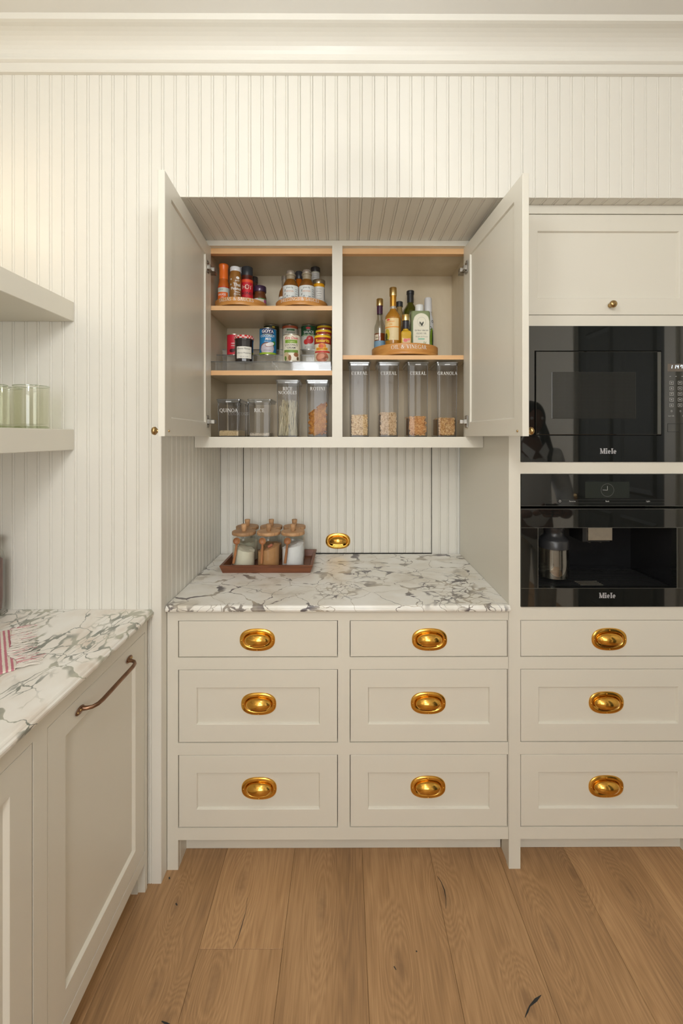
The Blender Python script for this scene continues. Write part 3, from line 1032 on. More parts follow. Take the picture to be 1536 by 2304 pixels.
place_mesh('knob', KNOB, d, (PX(1373, F) - .91, .0004, PZ(687, F)))

# ================================================================ wall cabinet with open doors
wc = thing('wall_cabinet', 'painted wall cabinet with both doors standing open, maple shelves inside', 'cabinet', (0, U, 1.443))
CB0, CB1 = 1.443, SOFF - .0006
OL = (-.5494, -.0506); OR_ = (-.009, .4898)
OZ0, OZ1 = 1.4864, 2.2635
IB = 2.06
mb = MB()
ux0, ux1 = XL + .0012, XR - .0012
mb.box(ux0, OL[0], U, U + .02, OZ0, OZ1)
mb.box(OL[1], OR_[0], U, U + .02, OZ0, OZ1)
mb.box(OR_[1], ux1, U, U + .02, OZ0, OZ1)
mb.box(ux0, ux1, U, U + .02, CB0, OZ0)
mb.box(ux0, ux1, U, U + .02, OZ1, CB1)
mb.build('face_frame', CABPAINT, wc)
mb = MB()
IX = (-.567, -.042, -.024, .517)
mb.box(IX[0] - .015, IX[0], U + .02, IB + .012, OZ0 - .015, CB1 - .002)
mb.box(IX[3], IX[3] + .015, U + .02, IB + .012, OZ0 - .015, CB1 - .002)
mb.box(IX[1], IX[2], U + .02, IB, OZ0, CB1 - .002)
mb.box(IX[0], IX[3], IB, IB + .012, OZ0 - .015, CB1 - .002)
mb.box(IX[0], IX[3], U + .02, IB, OZ0 - .015, OZ0)
mb.box(IX[0], IX[3], U + .02, IB, 2.262, CB1 - .002)
mb.build('carcass', MAPLEPLY, wc)
mb = MB(); mb.box(ux0, ux1, U + .02, B - .0125, CB0 + .002, OZ0 - .0155); mb.build('light_rail', CABPAINT, wc)
for a, c in ((IX[0], IX[1]), (IX[2], IX[3])):
    mb = MB(); mb.box(a + .0005, c - .0005, U + .0205, U + .045, 2.2395, 2.2615); mb.build('top_rail', MAPLE, wc)


def shelf(x0, x1, zt_, th):
    mb = MB(); mb.box(x0 + .0008, x1 - .0008, U + .028, IB - .001, zt_ - th, zt_, 0)
    s_ = mb.build('shelf', MAPLEPLY, wc)
    mb = MB(); mb.box(x0 + .0008, x1 - .0008, U + .0255, U + .028, zt_ - th, zt_); mb.build('edge_band', MAPLE, s_)


S1, S2, S3 = 2.027, 1.760, 1.8235
shelf(IX[0], IX[1], S1, .0185)
shelf(IX[0], IX[1], S2, .0195)
shelf(IX[2], IX[3], S3, .0175)


def hinge(parent, x, y, z, s):
    """concealed hinge: plate on the door, arm into the cabinet; s=+1 for the left door"""
    mb = MB()
    mb.box(x, x + s * .004, y - .040, y - .016, z - .024, z + .024)
    mb.box(x + s * .003, x + s * .014, y - .030, y - .002, z - .009, z + .009)
    mb.box(x + s * .012, x + s * .022, y - .004, y + .020, z - .008, z + .008)
    mb.box(x - s * .012, x + s * .014, y + .016, y + .052, z - .006, z + .006)
    mb.ball((x + s * .004, y - .028, z + .018), .003, 8, 5); mb.ball((x + s * .004, y - .028, z - .018), .003, 8, 5)
    return mb.build('hinge', CHROME, parent, True, bevel=.001)


def cab_door(hx, ex, ey, s):
    """hx hinge-side x of the inner face; (ex, ey) near end of the inner face; s=+1 left door"""
    d = Vector((ex - hx, ey - U, 0)); wd = d.length
    mb = MB(); shaker(mb, 0, wd, 0, OZ1 - OZ0 - .006, 0, t=.020, rail=.055, rec=.006, both=True)
    # local: x from hinge to free end, y 0 = inner face (facing the other door)
    me = mb.mesh('door', [CABPAINT])
    bm = bmesh.new(); bm.from_mesh(me)
    if s < 0: bmesh.ops.scale(bm, vec=(1, -1, 1), verts=bm.verts)
    bmesh.ops.rotate(bm, verts=bm.verts, cent=(0, 0, 0), matrix=Matrix.Rotation(math.atan2(d.y, d.x), 3, 'Z'))
    if s > 0:
        # inner face must look to +x: mirror across the door plane
        n_ = Vector((d.y, -d.x, 0)).normalized()
        for v in bm.verts:
            v.co -= n_ * 2 * v.co.dot(n_)
        for v in bm.verts: pass
    bmesh.ops.recalc_face_normals(bm, faces=bm.faces)
    bm.to_mesh(me); bm.free()
    o = bpy.data.objects.new('door', me); COL.objects.link(o); o.parent = wc
    o.location = (hx, -.002, OZ0 + .003 - CB0)
    return o, d.normalized(), wd


for hx, ex, ey, s in ((-.5485, -.5205, 1.240, 1), (.4890, .521, 1.250, -1)):
    o, dv, wd = cab_door(hx, ex, ey, s)
    # which way does the inner face look?
    xs_ = [v.co.x for v in o.data.vertices]
    nrm = Vector((-dv.y, dv.x, 0))
    if nrm.x * s < 0: nrm = -nrm               # inner normal towards the cabinet middle
    mid = sum((v.co.dot(nrm) for v in o.data.vertices)) / len(o.data.vertices)
    if mid > 0:
        for v in o.data.vertices: v.co -= nrm * 2 * v.co.dot(nrm)
        o.data.flip_normals()
    kz = 1.505 - (OZ0 + .003)
    kn = place_mesh('knob', KNOB, o, Vector(dv) * (wd - .026) - nrm * .0200 + Vector((0, 0, kz)))
    kn.rotation_euler = (0, 0, math.atan2(-nrm.y, -nrm.x) + PI / 2)
    sb = MB(); sb.ball((0, 0, 0), .0035, 10, 6); me = sb.mesh('screw', [OLDBRASS])
    place_mesh('screw', me, o, Vector(dv) * (wd - .030) + nrm * .001 + Vector((0, 0, kz)))
    for zz in (2.165, 1.548):
        hinge(o, hx, U - .002, zz, s)

# ================================================================ left run: base cabinet, marble, shelves
LX = -.651
lb = thing('base_cabinet', 'painted base cabinet along the left wall with a bronze bar handle', 'cabinet', (LX, .7, 0))


def rects_px(mb, y0, y1, z0, z1, steps):
    """rectangle facing +x, lofted by (inset, x) steps"""
    mb.loft([[(xx, y0 + i, z0 + i), (xx, y1 - i, z0 + i), (xx, y1 - i, z1 - i), (xx, y0 + i, z1 - i)] for i, xx in steps])


mb = MB()
LZT = .8925
YE = W - .0125
dY = [(.937, 1.395), (.437, .895), (-.063, .395)]
mb.box(LX - FT, LX, 1.395, YE, 0, LZT)
mb.box(LX - FT, LX, .895, .937, TOE, LZT)
mb.box(LX - FT, LX, .395, .437, TOE, LZT)
mb.box(LX - FT, LX, -.11, -.063, 0, LZT)
for a, c in dY:
    mb.box(LX - FT, LX, a, c, .8505, LZT); mb.box(LX - FT, LX, a, c, .096, .134)
mb.box(LX - .043, LX - FT, 1.389, YE, 0, LZT)
mb.build('face_frame', CABPAINT, lb)
mb = MB()
mb.box(ROOMX0 + .004, LX - FT, YE - .018, YE, .1, LZT)
mb.box(ROOMX0 + .004, LX - FT, -.11, -.092, 0, LZT)
mb.box(ROOMX0 + .004, LX - FT, -.092, YE - .018, .096, .112)
mb.build('carcass', CABPAINT, lb)
mb = MB(); mb.box(LX - .09, LX - .076, -.09, YE, .001, .096); mb.build('toe_kick', CABPAINT, lb)
ldoors = []
for a, c in dY:
    mb = MB(); b = .0012; rail = .0605; rec = .0085; xf = LX - .0006
    rects_px(mb, a + g, c - g, .134 + g, .8505 - g, [(0, xf - .02), (0, xf - b), (b, xf), (rail - .001, xf), (rail, xf - b * .6), (rail + .006, xf - rec)])
    ldoors.append(mb.build('door', CABPAINT, lb))


def bar_handle(parent, ya, yb, z):
    mb = MB(); x0 = LX
    pts = [(x0 + .003, ya, z), (x0 + .013, ya + .001, z), (x0 + .024, ya + .006, z), (x0 + .031, ya + .018, z), (x0 + .0335, ya + .036, z)]
    rs = [.0060, .0050, .0046, .0050, .0054]
    n_ = 5
    for i in range(1, n_):
        t = i / n_; pts.append((x0 + .0335, ya + .036 + (yb - ya - .072) * t, z)); rs.append(.0056)
    m2 = [(x, ya + yb - y, zz) for x, y, zz in pts[:5]][::-1]
    pts += m2; rs += [.0054, .0050, .0046, .0050, .0060]
    mb.tube(pts, rs, 12)
    for yy, sg in ((ya, -1), (yb, 1)):
        mb.ball((x0 + .0018, yy + sg * .008, z), .0095, 14, 8, 0, (.35, 1.9, 1.0))
        mb.ball((x0 + .0045, yy + sg * .010, z + .002), .0034, 8, 5, 1); mb.ball((x0 + .0035, yy + sg * .019, z), .0030, 8, 5, 1)
    return mb.build('handle', [BRONZE, OLDBRASS], parent)


bar_handle(ldoors[0], 1.058, 1.282, .8165)
counter('countertop', 'white marble countertop with green-grey veins along the left wall', ROOMX0 + .002, -.634, -.13, W - .0012, .9135, .0205, 'x', MARBLE_GREEN)


def floating_shelf(z0, z1, label):
    mb = MB(); mb.box(ROOMX0 + .001, -.899, -.2, W - .0012, z0, z1)
    o = mb.build('floating_shelf', CABPAINT, bevel=.0015)
    o['label'] = label; o['category'] = 'shelf'
    return o


floating_shelf(1.444, 1.512, 'thick painted floating shelf carrying the green glass tumblers')
floating_shelf(1.870, 1.9347, 'thick painted floating shelf mounted above the glass tumblers')

# ---- ceiling globe lamp, small sconce over the left shelves, and an added rear fill globe
def globe_light(x, y, drop, r, watts, col, label):
    t = thing('lamp_or_fill_globe', label, 'lamp', (x, y, CEIL))
    mb = MB(); mb.lathe([(.055, 0), (.055, -.012), (.02, -.022), (.007, -.024), (.007, -drop + r * .9), (.03, -drop + r * .92), (.035, -drop + r * .80)], 28, (x, y, CEIL)); mb.build('stem', OLDBRASS, t)
    lum = watts / (PI * 4 * PI * r * r)
    m, N, L, b_ = new_mat('opal_globe')
    b_.inputs['Base Color'].default_value = (.8, .8, .78, 1)
    b_.inputs['Emission Color'].default_value = (*col, 1); b_.inputs['Emission Strength'].default_value = lum
    mb = MB(); mb.ball((x, y, CEIL - drop), r, 28, 16); mb.build('globe', m, t)
    return t


globe_light(-.04, .58, .46, .115, 8.6, (.92, .97, 1.0), 'opal globe pendant lamp on a brass stem nearest the crown moulding')
globe_light(-.2, -.85, .33, .115, 29, (1.0, .99, .965), 'added opal fill light globe on a brass stem by the window')  # unseen globe behind the camera, added to raise the ambient light

sc_ = thing('wall_sconce', 'small brass sconce with a globe shade on the left wall', 'lamp', (ROOMX0, 1.18, 2.18))
mb = MB(); mb.lathe([(.05, 0), (.05, .012), (.03, .02), (0, .022)], 24, (ROOMX0, 1.18, 2.18), M=Matrix.Rotation(PI / 2, 4, 'Y'))
mb.tube([(ROOMX0 + .015, 1.18, 2.18), (ROOMX0 + .06, 1.18, 2.18), (ROOMX0 + .075, 1.18, 2.20)], .006); mb.build('bracket', OLDBRASS, sc_)
mb = MB(); mb.ball((ROOMX0 + .078, 1.18, 2.245), .045, 20, 12); mb.build('shade', mat((1, .80, .55), .5, 0, 0, 5.0), sc_)
l = bpy.data.lights.new('sconce', 'POINT'); l.energy = .20; l.color = (1, .72, .46); l.shadow_soft_size = .09
o = bpy.data.objects.new('sconce_light', l); COL.objects.link(o); o.parent = sc_; o.location = (.14, 0, .065)

# ================================================================ built-in appliances
try:
    SC.cycles.transparent_max_bounces = 24
except Exception:
    pass


def st_fit(txt, width, **k):
    _, w = serif_text(txt, 1.0, **k)
    return serif_text(txt, width / w, **k)[0], width / w


LOGO = dict(thick=.25, thin=.11, gap=.06)
YF = F - .004


def px_rect(px0, px1, py0, py1, Y): return PX(px0, Y), PX(px1, Y), PZ(py1, Y), PZ(py0, Y)


mw = thing('microwave', 'black glass built-in microwave with drop-down door and clock display', 'microwave', (.909, F, MW0))
ax0, ax1 = AX0 + .0012, AX1 - .0012
dx0, dx1, dz0, dz1 = px_rect(1205, 1487, 791, 978, YF)
mb = MB()
mb.box(ax0, ax1, YF, F + .020, dz1 + .0035, MW1 - .001)
mb.box(ax0, ax1, YF, F + .020, MW0 + .001, dz0 - .0035)
mb.box(ax0, dx0 - .0035, YF, F + .020, dz0 - .0035, dz1 + .0035)
mb.box(dx1 + .0035, ax1, YF, F + .020, dz0 - .0035, dz1 + .0035)
mb.build('front_panel', BLACKGLASS, mw)
mb = MB(); mb.box(ax0 + .004, ax1 - .004, F + .0201, B - .09, MW0 + .002, MW1 - .002); mb.build('housing', BLACKPL, mw)
mb = MB()
mb.rects(dx0, dx1, dz0, dz1, [(.0012, YF - .003), (0, YF - .002), (0, F + .018)])
dr = mb.build('door', BLACKGLASS, mw)
wx0, wx1, wz0, wz1 = px_rect(1241, 1430, 837, 942, YF)


def dots_mat():
    m, N, L, b = new_mat('perforated_screen')
    tc = N.new('ShaderNodeTexCoord'); v = N.new('ShaderNodeTexVoronoi'); v.inputs['Scale'].default_value = 420
    v.inputs['Randomness'].default_value = 0.1
    L.new(tc.outputs['Object'], v.inputs['Vector'])
    r = N.new('ShaderNodeValToRGB'); r.color_ramp.elements[0].color = (.010, .010, .009, 1); r.color_ramp.elements[1].color = (.040, .040, .035, 1)
    r.color_ramp.elements[1].position = .8
    L.new(v.outputs['Distance'], r.inputs[0]); L.new(r.outputs[0], b.inputs['Base Color'])
    b.inputs['Roughness'].default_value = .05
    return m


mb = MB(); mb.rects(wx0, wx1, wz0, wz1, [(.001, YF - .0034), (0, YF - .0030)]); mb.build('window_screen', dots_mat(), dr)
mb = MB(); mb.box(dx1 - .0125, dx1 - .001, YF - .0044, YF - .0031, dz0 + .002, dz1 - .002); mb.build('edge_strip', mat((.16, .16, .145), .25, .6), dr)
P_, s_ = st_fit('Miele', .0575, **LOGO)
LOGOINK = mat((.50, .50, .52), .35, .4)
dflat('logo', [(P_, LOGOINK, 1)], mw, PX(1369, YF), YF, PZ(1021, YF))
# control panel
DISP = mat((.12, .095, .075), .12, 0, .5)
LED = mat((.75, .92, 1.0), .5, 0, 0, 1.6)
mx0, mx1, mz0, mz1 = px_rect(1503, 1563, 818, 835.5, YF)
mb = MB(); mb.rects(mx0, mx1, mz0, mz1, [(.0006, YF - .0008), (0, YF - .0001)]); mb.build('display', DISP, mw)
seg = []
dh, dw_ = .0112, .0052
SEG = {'1': 'bc', '4': 'fgbc', '7': 'fabc'}
for ch, pxx in (('1', 1511), ('1', 1519), ('4', 1525.5), ('7', 1534)):
    q = {'a': (0, 2, 1, 2), 'b': (1, 2, 1, 1), 'c': (1, 1, 1, 0), 'f': (0, 2, 0, 1), 'g': (0, 1, 1, 1)}
    for c_ in SEG[ch]:
        a0, b0, a1, b1 = q[c_]
        f_ = lambda a, b: (PX(pxx, YF) + (a - .5) * dw_ + (b - 1) * .0008, (b - 1) * dh / 2)
        p0, p1 = f_(a0, b0), f_(a1, b1)
        seg += line2(p0[0], p0[1], p1[0], p1[1], .0015)
dflat('clock_digits', [(seg, LED, 0)], mw, 0, YF - .0008, PZ(825, YF))
MARK = mat((.42, .42, .40), .5)
for r_, py in enumerate((861, 873.5, 886, 899, 911.5)):
    for pxx in (1512, 1531, 1550):
        a, c = PX(pxx, YF), PZ(py, YF)
        hw, hh = .0066, .0052
        P2 = line2(-hw, -hh, hw, -hh, .0011) + line2(-hw, hh, hw, hh, .0011) + line2(-hw, -hh, -hw, hh, .0011) + line2(hw, -hh, hw, hh, .0011)
        P2 += rect2(-.0032, .0032, -.0012, .0014, 1)
        dflat('button', [(P2, MARK, 0)], mw, a, YF, c)
for pxx, py in ((1512, 925), (1532, 925), (1552, 925)):
    dflat('button', [(ring2(0, 0, .0028, .0034, .001, 12), MARK, 0)], mw, PX(pxx, YF), YF, PZ(py, YF))
for pxx, py, t in ((1511, 937, 'Start OK'), (1540, 937, 'Stop')):
    dflat('button', [(sans_text(t, .0058, .01), MARK, 0)], mw, PX(pxx, YF), YF, PZ(py, YF))
for pxx in (1509, 1522, 1536):
    dflat('button', [(rect2(-.0025, .0025, 0, .0016, 1), MARK, 0)], mw, PX(pxx, YF), YF, PZ(847, YF))
ex0, ex1, ez0, ez1 = px_rect(1503, 1563, 953, 972, YF)
mb = MB()
for q in ((ex0, ex1, ez0, ez0 + .0012), (ex0, ex1, ez1 - .0012, ez1), (ex0, ex0 + .0012, ez0, ez1), (ex1 - .0012, ex1, ez0, ez1)):
    mb.box(q[0], q[1], YF - .0006, YF, q[2], q[3])
mb.build('release_bar', BLACKPL, mw)

# ---- coffee machine
cf = thing('coffee_machine', 'black glass built-in coffee machine with milk carafe in its open niche', 'coffee machine', (.909, F, CF0))
zc0, zc1 = CF0 + .001, CF1 - .001
zg1 = PZ(1139, YF); zg0 = PZ(1145, YF)
nx0, nx1, nz0, nz1 = px_rect(1211, 1524, 1188, 1324, YF)
mb = MB(); mb.rects(ax0, ax1, zg1, zc1, [(.001, YF), (0, YF + .001), (0, F + .02)])
cp = mb.build('control_panel', BLACKGLASS, cf)
SILV = mat((.30, .30, .28), .25, .8)
mb = MB()
mb.box(ax0, ax1, YF, F + .02, nz1, zg0)
mb.box(ax0, nx0, YF, F + .02, nz0, nz1)
mb.box(nx1, ax1, YF, F + .02, nz0, nz1)
mb.box(ax0, ax1, YF, F + .02, zc0, nz0)
cd = mb.build('front_door', BLACKGLASS, cf)
mb = MB()
for q in ((ax0, ax1, zg0 - .0014, zg0), (ax0, ax1, nz1, nz1 + .0012), (ax0, ax1, nz0 - .0012, nz0), (nx0 - .0014, nx0, nz0, nz1), (nx1, nx1 + .0014, nz0, nz1), (ax0, ax1, zc0, zc0 + .0014), (ax0, ax1, zg1, zg1 + .0010)):
    mb.box(q[0], q[1], YF - .0004, YF, q[2], q[3])
mb.build('trim_line', SILV, cd)
ND = 1.70
mb = MB()
mb.box(nx0 - .012, nx0, F + .021, ND, nz0 - .012, nz1 + .05)
mb.box(nx1, nx1 + .012, F + .021, ND, nz0 - .012, nz1 + .05)
mb.box(nx0 - .012, nx1 + .012, ND, ND + .01, nz0 - .012, nz1 + .05)
mb.box(nx0, nx1, F + .021, ND, nz1 + .04, nz1 + .05)
mb.box(nx0, nx1, F + .021, ND, nz0 - .03, nz0 - .012)
mb.build('niche', mat((.012, .012, .013), .18), cf)
mb = MB(); mb.box(ax0 + .004, ax1 - .004, ND + .011, B - .09, zc0 + .002, zc1 - .002); mb.build('housing', BLACKPL, cf)
# drip tray of slats
mb = MB(); mb.box(nx0 + .001, nx1 - .001, F + .0215, ND - .001, nz0 - .011, nz0 - .006); dt = mb.build('drip_tray', BLACKPL, cf)
for i in range(14):
    y0 = F + .026 + i * .0125
    s1 = MB(); s1.box(nx0 + .008, nx1 - .008, y0, y0 + .0075, nz0 - .006, nz0 - .001); s1.build('slat', mat((.02, .02, .02), .22), dt)
for i in range(4):
    y0 = F + .0285 + i * .0125
    s1 = MB(); s1.box(PX(1340, F) - .035, PX(1340, F) + .045, y0, y0 + .0035, nz0 - .001, nz0 + .0005); s1.build('steel_slat', STEEL, dt)
sx0, sx1 = PX(1325, 1.50), PX(1379, 1.50)
mb = MB(); mb.rects(sx0, sx1, PZ(1217, 1.50), nz1 + .038, [(.0015, 1.500), (0, 1.502), (0, 1.56)])
sp = mb.build('spout', STEEL, cf)
mb = MB(); mb.box(sx0 - .016, sx1 - .004, 1.51, 1.60, PZ(1217, 1.50) - .006, nz1 + .036)
for i in range(2): mb.lathe([(.004, 0), (.006, .012)], 12, (sx0 + .018 + i * .04, 1.53, PZ(1217, 1.5) - .014))
mb.build('spout_block', BLACKPL, cf)
# milk carafe
cxm, cym = PX(1246, 1.545), 1.545
mk = thing('milk_carafe', 'clear milk carafe with black lid inside the coffee machine niche', 'carafe', (cxm, cym, nz0 + .0135))
cz = nz0 + .0135
mb = MB(); mb.lathe([(.036, .0), (.046, .003), (.050, .012), (.051, .05), (.049, .108)], 36, (cxm, cym, cz), caps=(True, False))
mb.build('glass_body', clear_mat('carafe_glass', (.86, .86, .84), .16, .06), mk)
mb = MB(); mb.lathe([(.0475, .004), (.0480, .045), (.0475, .104), (.043, .106)], 30, (cxm, cym, cz), caps=(True, True))
mb.v = [(a, b_, c_) for a, b_, c_ in mb.v]
mb.build('lining', clear_mat('carafe_lining', (.70, .69, .65), .20, .22), mk)
mb = MB(); mb.lathe([(.0505, .107), (.0510, .134), (.0480, .138), (.040, .146), (.033, .156), (.0335, .169), (.036, .172), (.036, .1815), (0, .1815)], 36, (cxm, cym, cz)); mb.build('lid', mat((.03, .03, .032), .3), mk)
# marks on the control panel
P_, s_ = st_fit('Miele', .0575, **LOGO)
dflat('logo', [(P_, LOGOINK, 1)], cf, PX(1367, YF), YF, PZ(1346.5, YF))
gx0, gx1, gz0, gz1 = px_rect(1317, 1417, 1084, 1121, YF)
mb = MB(); mb.rects(gx0, gx1, gz0, gz1, [(.0003, YF - .0006), (0, YF - .0001)]); mb.build('display', mat((.028, .032, .027), .10), cp)
FAINT = mat((.10, .10, .095), .5)
dflat('clock_face', [(ring2(0, 0, .0225, .0225, .0012, 36), FAINT, 0), (line2(0, 0, 0, .014, .0014) + line2(0, 0, -.0165, .001, .0014), MARK, 1)], cp, PX(1367, YF), YF - .0006, PZ(1103, YF))
dflat('power_mark', [(ring2(0, 0, .0038, .0038, .0013, 16), MARK, 0)], cp, PX(1260, YF), YF, PZ(1128, YF))
for pxx, t in ((1288, 'Favorite'), (1367, 'Back'), (1459, 'Light')):
    dflat('key_mark', [(sans_text(t, .0068, .012), MARK, 0)], cp, PX(pxx, YF), YF, PZ(1129.5, YF))
for py in (1124.5, 1131.5):
    dflat('key_mark', [(rect2(PX(1235, YF), PX(1497, YF), -.0002, .0002, 1), FAINT, 0)], cp, 0, YF, PZ(py, YF))

# ================================================================ wall cabinet: turntable trays
def turntable(x, y, z, r, h, txt, width, label, gap=.007):
    t = thing('turntable_tray', label, 'tray', (x, y, z), 'bamboo turntable trays')
    mb = MB(); mb.lathe([(r * .62, .0003), (r * .62, gap)], 40, (x, y, z)); mb.build('base', BAMBOO, t)
    mb = MB()
    mb.lathe([(r - .014, gap), (r - .001, gap), (r, gap + .0015), (r, gap + .010), (r - .0012, gap + .0118), (r, gap + .0136), (r, h - .001), (r - .001, h), (r - .006, h), (r - .007, h - .001), (r - .0072, gap + .006), (r * .5, gap + .006)], 72, (x, y, z))
    mb.build('rim', BAMBOO, t)
    P, s = st_fit(txt, width, thick=.13, thin=.06)
    dcyl('lettering', [(P, WHITEINK, 1)], t, x, y, r, z + (h + gap + .012) / 2 - s / 2 + .001, 0, False)
    return t


TR1, TR2, TR3 = (-.4525, 1.873, .1115), (-.188, 1.875, .113), (.268, 1.908, .146)
turntable(TR1[0], TR1[1], S1, TR1[2], .038, 'SALSAS & SAUCES', .156, 'round bamboo turntable lettered salsas and sauces on the top shelf')
turntable(TR2[0], TR2[1], S1, TR2[2], .038, 'DRESSINGS & SAUCES', .178, 'round bamboo turntable lettered dressings and sauces on the top shelf')
turntable(TR3[0], TR3[1], S3, TR3[2], .052, 'OIL & VINEGAR', .155, 'round bamboo turntable lettered oil and vinegar, the largest of the three')
ZA = S1 + .0134
ZB = S3 + .0134


def bottle(name, label, cat, x, y, z, group, parts, seg=28):
    """parts: [(name, profile, material)] with heights above z"""
    t = thing(name, label, cat, (x, y, z), group)
    for nm, pr, m in parts:
        mb = MB(); mb.lathe([(r, zz) for r, zz in pr], seg, (x, y, z)); mb.build(nm, m, t)
    return t


ORANGE = mat(srgb(250, 124, 44), .3, 0, .4); GR1 = 'bottles on the salsa turntable'; GR2 = 'bottles on the dressing turntable'; GR3 = 'bottles on the oil and vinegar turntable'
c1 = lambda *a: mat(srgb(*a), .35, 0, .3)
lab = lambda *a: mat(srgb(*a), .5)
# orange sauce bottle
x, y, z = -.5265, 1.862, ZA; h = 2.236 - z
t = bottle('sauce_bottle', 'orange sauce bottle with a ribbed orange cap, white and orange label', 'bottle', x, y, z, GR1, [
    ('body', [(.022, 0), (.0245, .003), (.0245, .098), (.0225, .112), (.0195, .122), (.0195, .130)], c1(208, 104, 34)),
    ('cap', [(.0195, .130), (.0195, .152), (.0188, .156), (.0188, .176), (.021, .188), (.0212, h - .003), (.019, h)], ORANGE)])
R = .0246; rt = math.radians(-3)
dcyl('label', [(rect2(-.036, .036, .0, .092, 24), lab(214, 220, 208), 0), (rect2(-.036, .020, .034, .070, 18), lab(244, 112, 34), 1),
               (rect2(-.036, .036, .090, .0935, 24), lab(216, 50, 36), 1), (rect2(-.036, .020, 0.004, .033, 18), lab(246, 128, 50), 1),
               (oval2(-.012, .018, .006, .015), lab(206, 206, 74), 2), (oval2(-.011, .010, .003, .006), lab(120, 70, 30), 3),
               (oval2(.010, .022, .006, .013), lab(136, 176, 190), 2), (rect2(-.004, .004, .002, .018, 3), WHITEINK, 2),
               (shift2(sans_text('SAUCE', .012, .02), -.008, .055), WHITEINK, 2), (shift2(sans_text('SINCE', .006), -.01, .078), lab(90, 110, 120), 2),
               (shift2(sans_text('mild', .007), -.006, .045), WHITEINK, 2)], t, x, y, R, z, rt)
# brown peanut sauce
x, y, z = -.4663, 1.825, ZA; h = 2.2086 - z
t = bottle('sauce_bottle', 'brown peanut sauce bottle with a flat white cap and white lettering', 'bottle', x, y, z, GR1, [
    ('body', [(.0225, 0), (.0245, .003), (.0245, .122), (.0232, .136), (.0205, .145), (.0205, .149)], c1(150, 102, 44)),
    ('cap', [(.0222, .149), (.0226, .151), (.0226, h - .003), (.0205, h)], c1(226, 228, 230))])
L_ = [(rect2(-.022, .03, .0, .026, 14), lab(50, 42, 44), 0)]
L_ += [(shift2(sans_text('Thai', .019, .02), .009, .083), WHITEINK, 1), (shift2(sans_text('Peanut', .017, .02), .005, .067), WHITEINK, 1)]
L_ += [(shift2(sans_text('sauce', .010, .02), .011, .056), WHITEINK, 1), (shift2(sans_text('glaze & dip', .007, .02), .010, .047), WHITEINK, 1)]
L_ += [(oval2(.012, .118, .008, .006), WHITEINK, 1), (shift2(sans_text('good', .009, .02), .010, .104), WHITEINK, 1)]
for q in ((-.018, .112), (-.019, .09), (-.017, .03), (.0, .030), (.013, .029), (-.010, .029)): L_.append((oval2(q[0], q[1], .0035, .0045, 6), lab(206, 206, 200), 1))
dcyl('label', L_, t, x, y, .0246, z, math.radians(-4))
# red hot honey
x, y, z = -.4255, 1.866, ZA; h = 2.2245 - z
t = bottle('honey_bottle', 'red label honey squeeze bottle with a wide black cap', 'bottle', x, y, z, GR1, [
    ('body', [(.0225, 0), (.025, .003), (.025, .128), (.0235, .138), (.0235, .146)], c1(84, 34, 22)),
    ('cap', [(.0242, .146), (.0246, .148), (.0246, h - .003), (.0225, h)], mat((.035, .04, .045), .4))])
dcyl('label', [(rect2(-.038, .038, .002, .127, 26), lab(206, 30, 44), 0), (rect2(-.038, .038, .114, .125, 26), lab(232, 84, 40), 1),
               (shift2(sans_text('H', .026, .004), -.0145, .084), lab(240, 214, 196), 2), (shift2(sans_text('T', .026, .004), .0150, .084), lab(240, 214, 196), 2),
               (ring2(.0, .0935, .0082, .0100, .0022), lab(240, 214, 196), 2), (oval2(0, .0935, .0050, .0062), lab(160, 32, 34), 2),
               (shift2(sans_text('HONEY', .0165, .01), .001, .060), BLACKINK, 2),
               (shift2(sans_text('hot', .010, .02), .0135, .042), lab(236, 120, 40), 2)], t, x, y, .0251, z, 0)
# small jar, purple lid
x, y, z = -.3765, 1.898, ZA; h = 2.152 - z
t = bottle('sauce_jar', 'squat brown jar with a purple lid and pale label', 'jar', x, y, z, GR1, [
    ('body', [(.026, 0), (.029, .004), (.029, .062), (.026, .073), (.0245, .078), (.0245, .086)], c1(104, 58, 30)),
    ('lid', [(.0275, .086), (.0285, .088), (.0285, h - .003), (.0265, h)], mat(srgb(72, 50, 78), .28, .3, .4))])
dcyl('label', [(rect2(-.040, .034, .006, .054, 22), lab(206, 206, 206), 0), (rect2(.018, .034, .006, .054, 8), lab(176, 92, 130), 1), (rect2(-.008, .017, .012, .050, 8), lab(236, 226, 208), 1),
               (rect2(-.008, .034, .050, .054, 14), lab(96, 150, 90), 2)] + [(rect2(-.006, .014, q, q + .0018, 5), lab(150, 120, 100), 2) for q in (.044, .038, .032, .026)], t, x, y, .0291, z, 0)
# two behind
x, y, z = -.468, 1.93, ZA; h = 2.249 - z
bottle('sauce_bottle', 'grey sauce bottle with a narrow white cap behind the brown sauce', 'bottle', x, y, z, GR1, [
    ('body', [(.020, 0), (.022, .003), (.022, .13), (.014, .165), (.013, .18)], c1(120, 110, 100)), ('cap', [(.0145, .18), (.0145, h - .002), (.013, h)], c1(210, 212, 214))])
x, y, z = -.411, 1.943, ZA; h = 2.212 - z
bottle('sauce_bottle', 'dark sauce bottle with a dark cap behind the red bottle', 'bottle', x, y, z, GR1, [
    ('body', [(.022, 0), (.0245, .003), (.0245, .10), (.017, .13), (.015, .145)], c1(70, 50, 38)), ('cap', [(.0165, .145), (.0165, h - .002), (.015, h)], c1(52, 46, 44))])


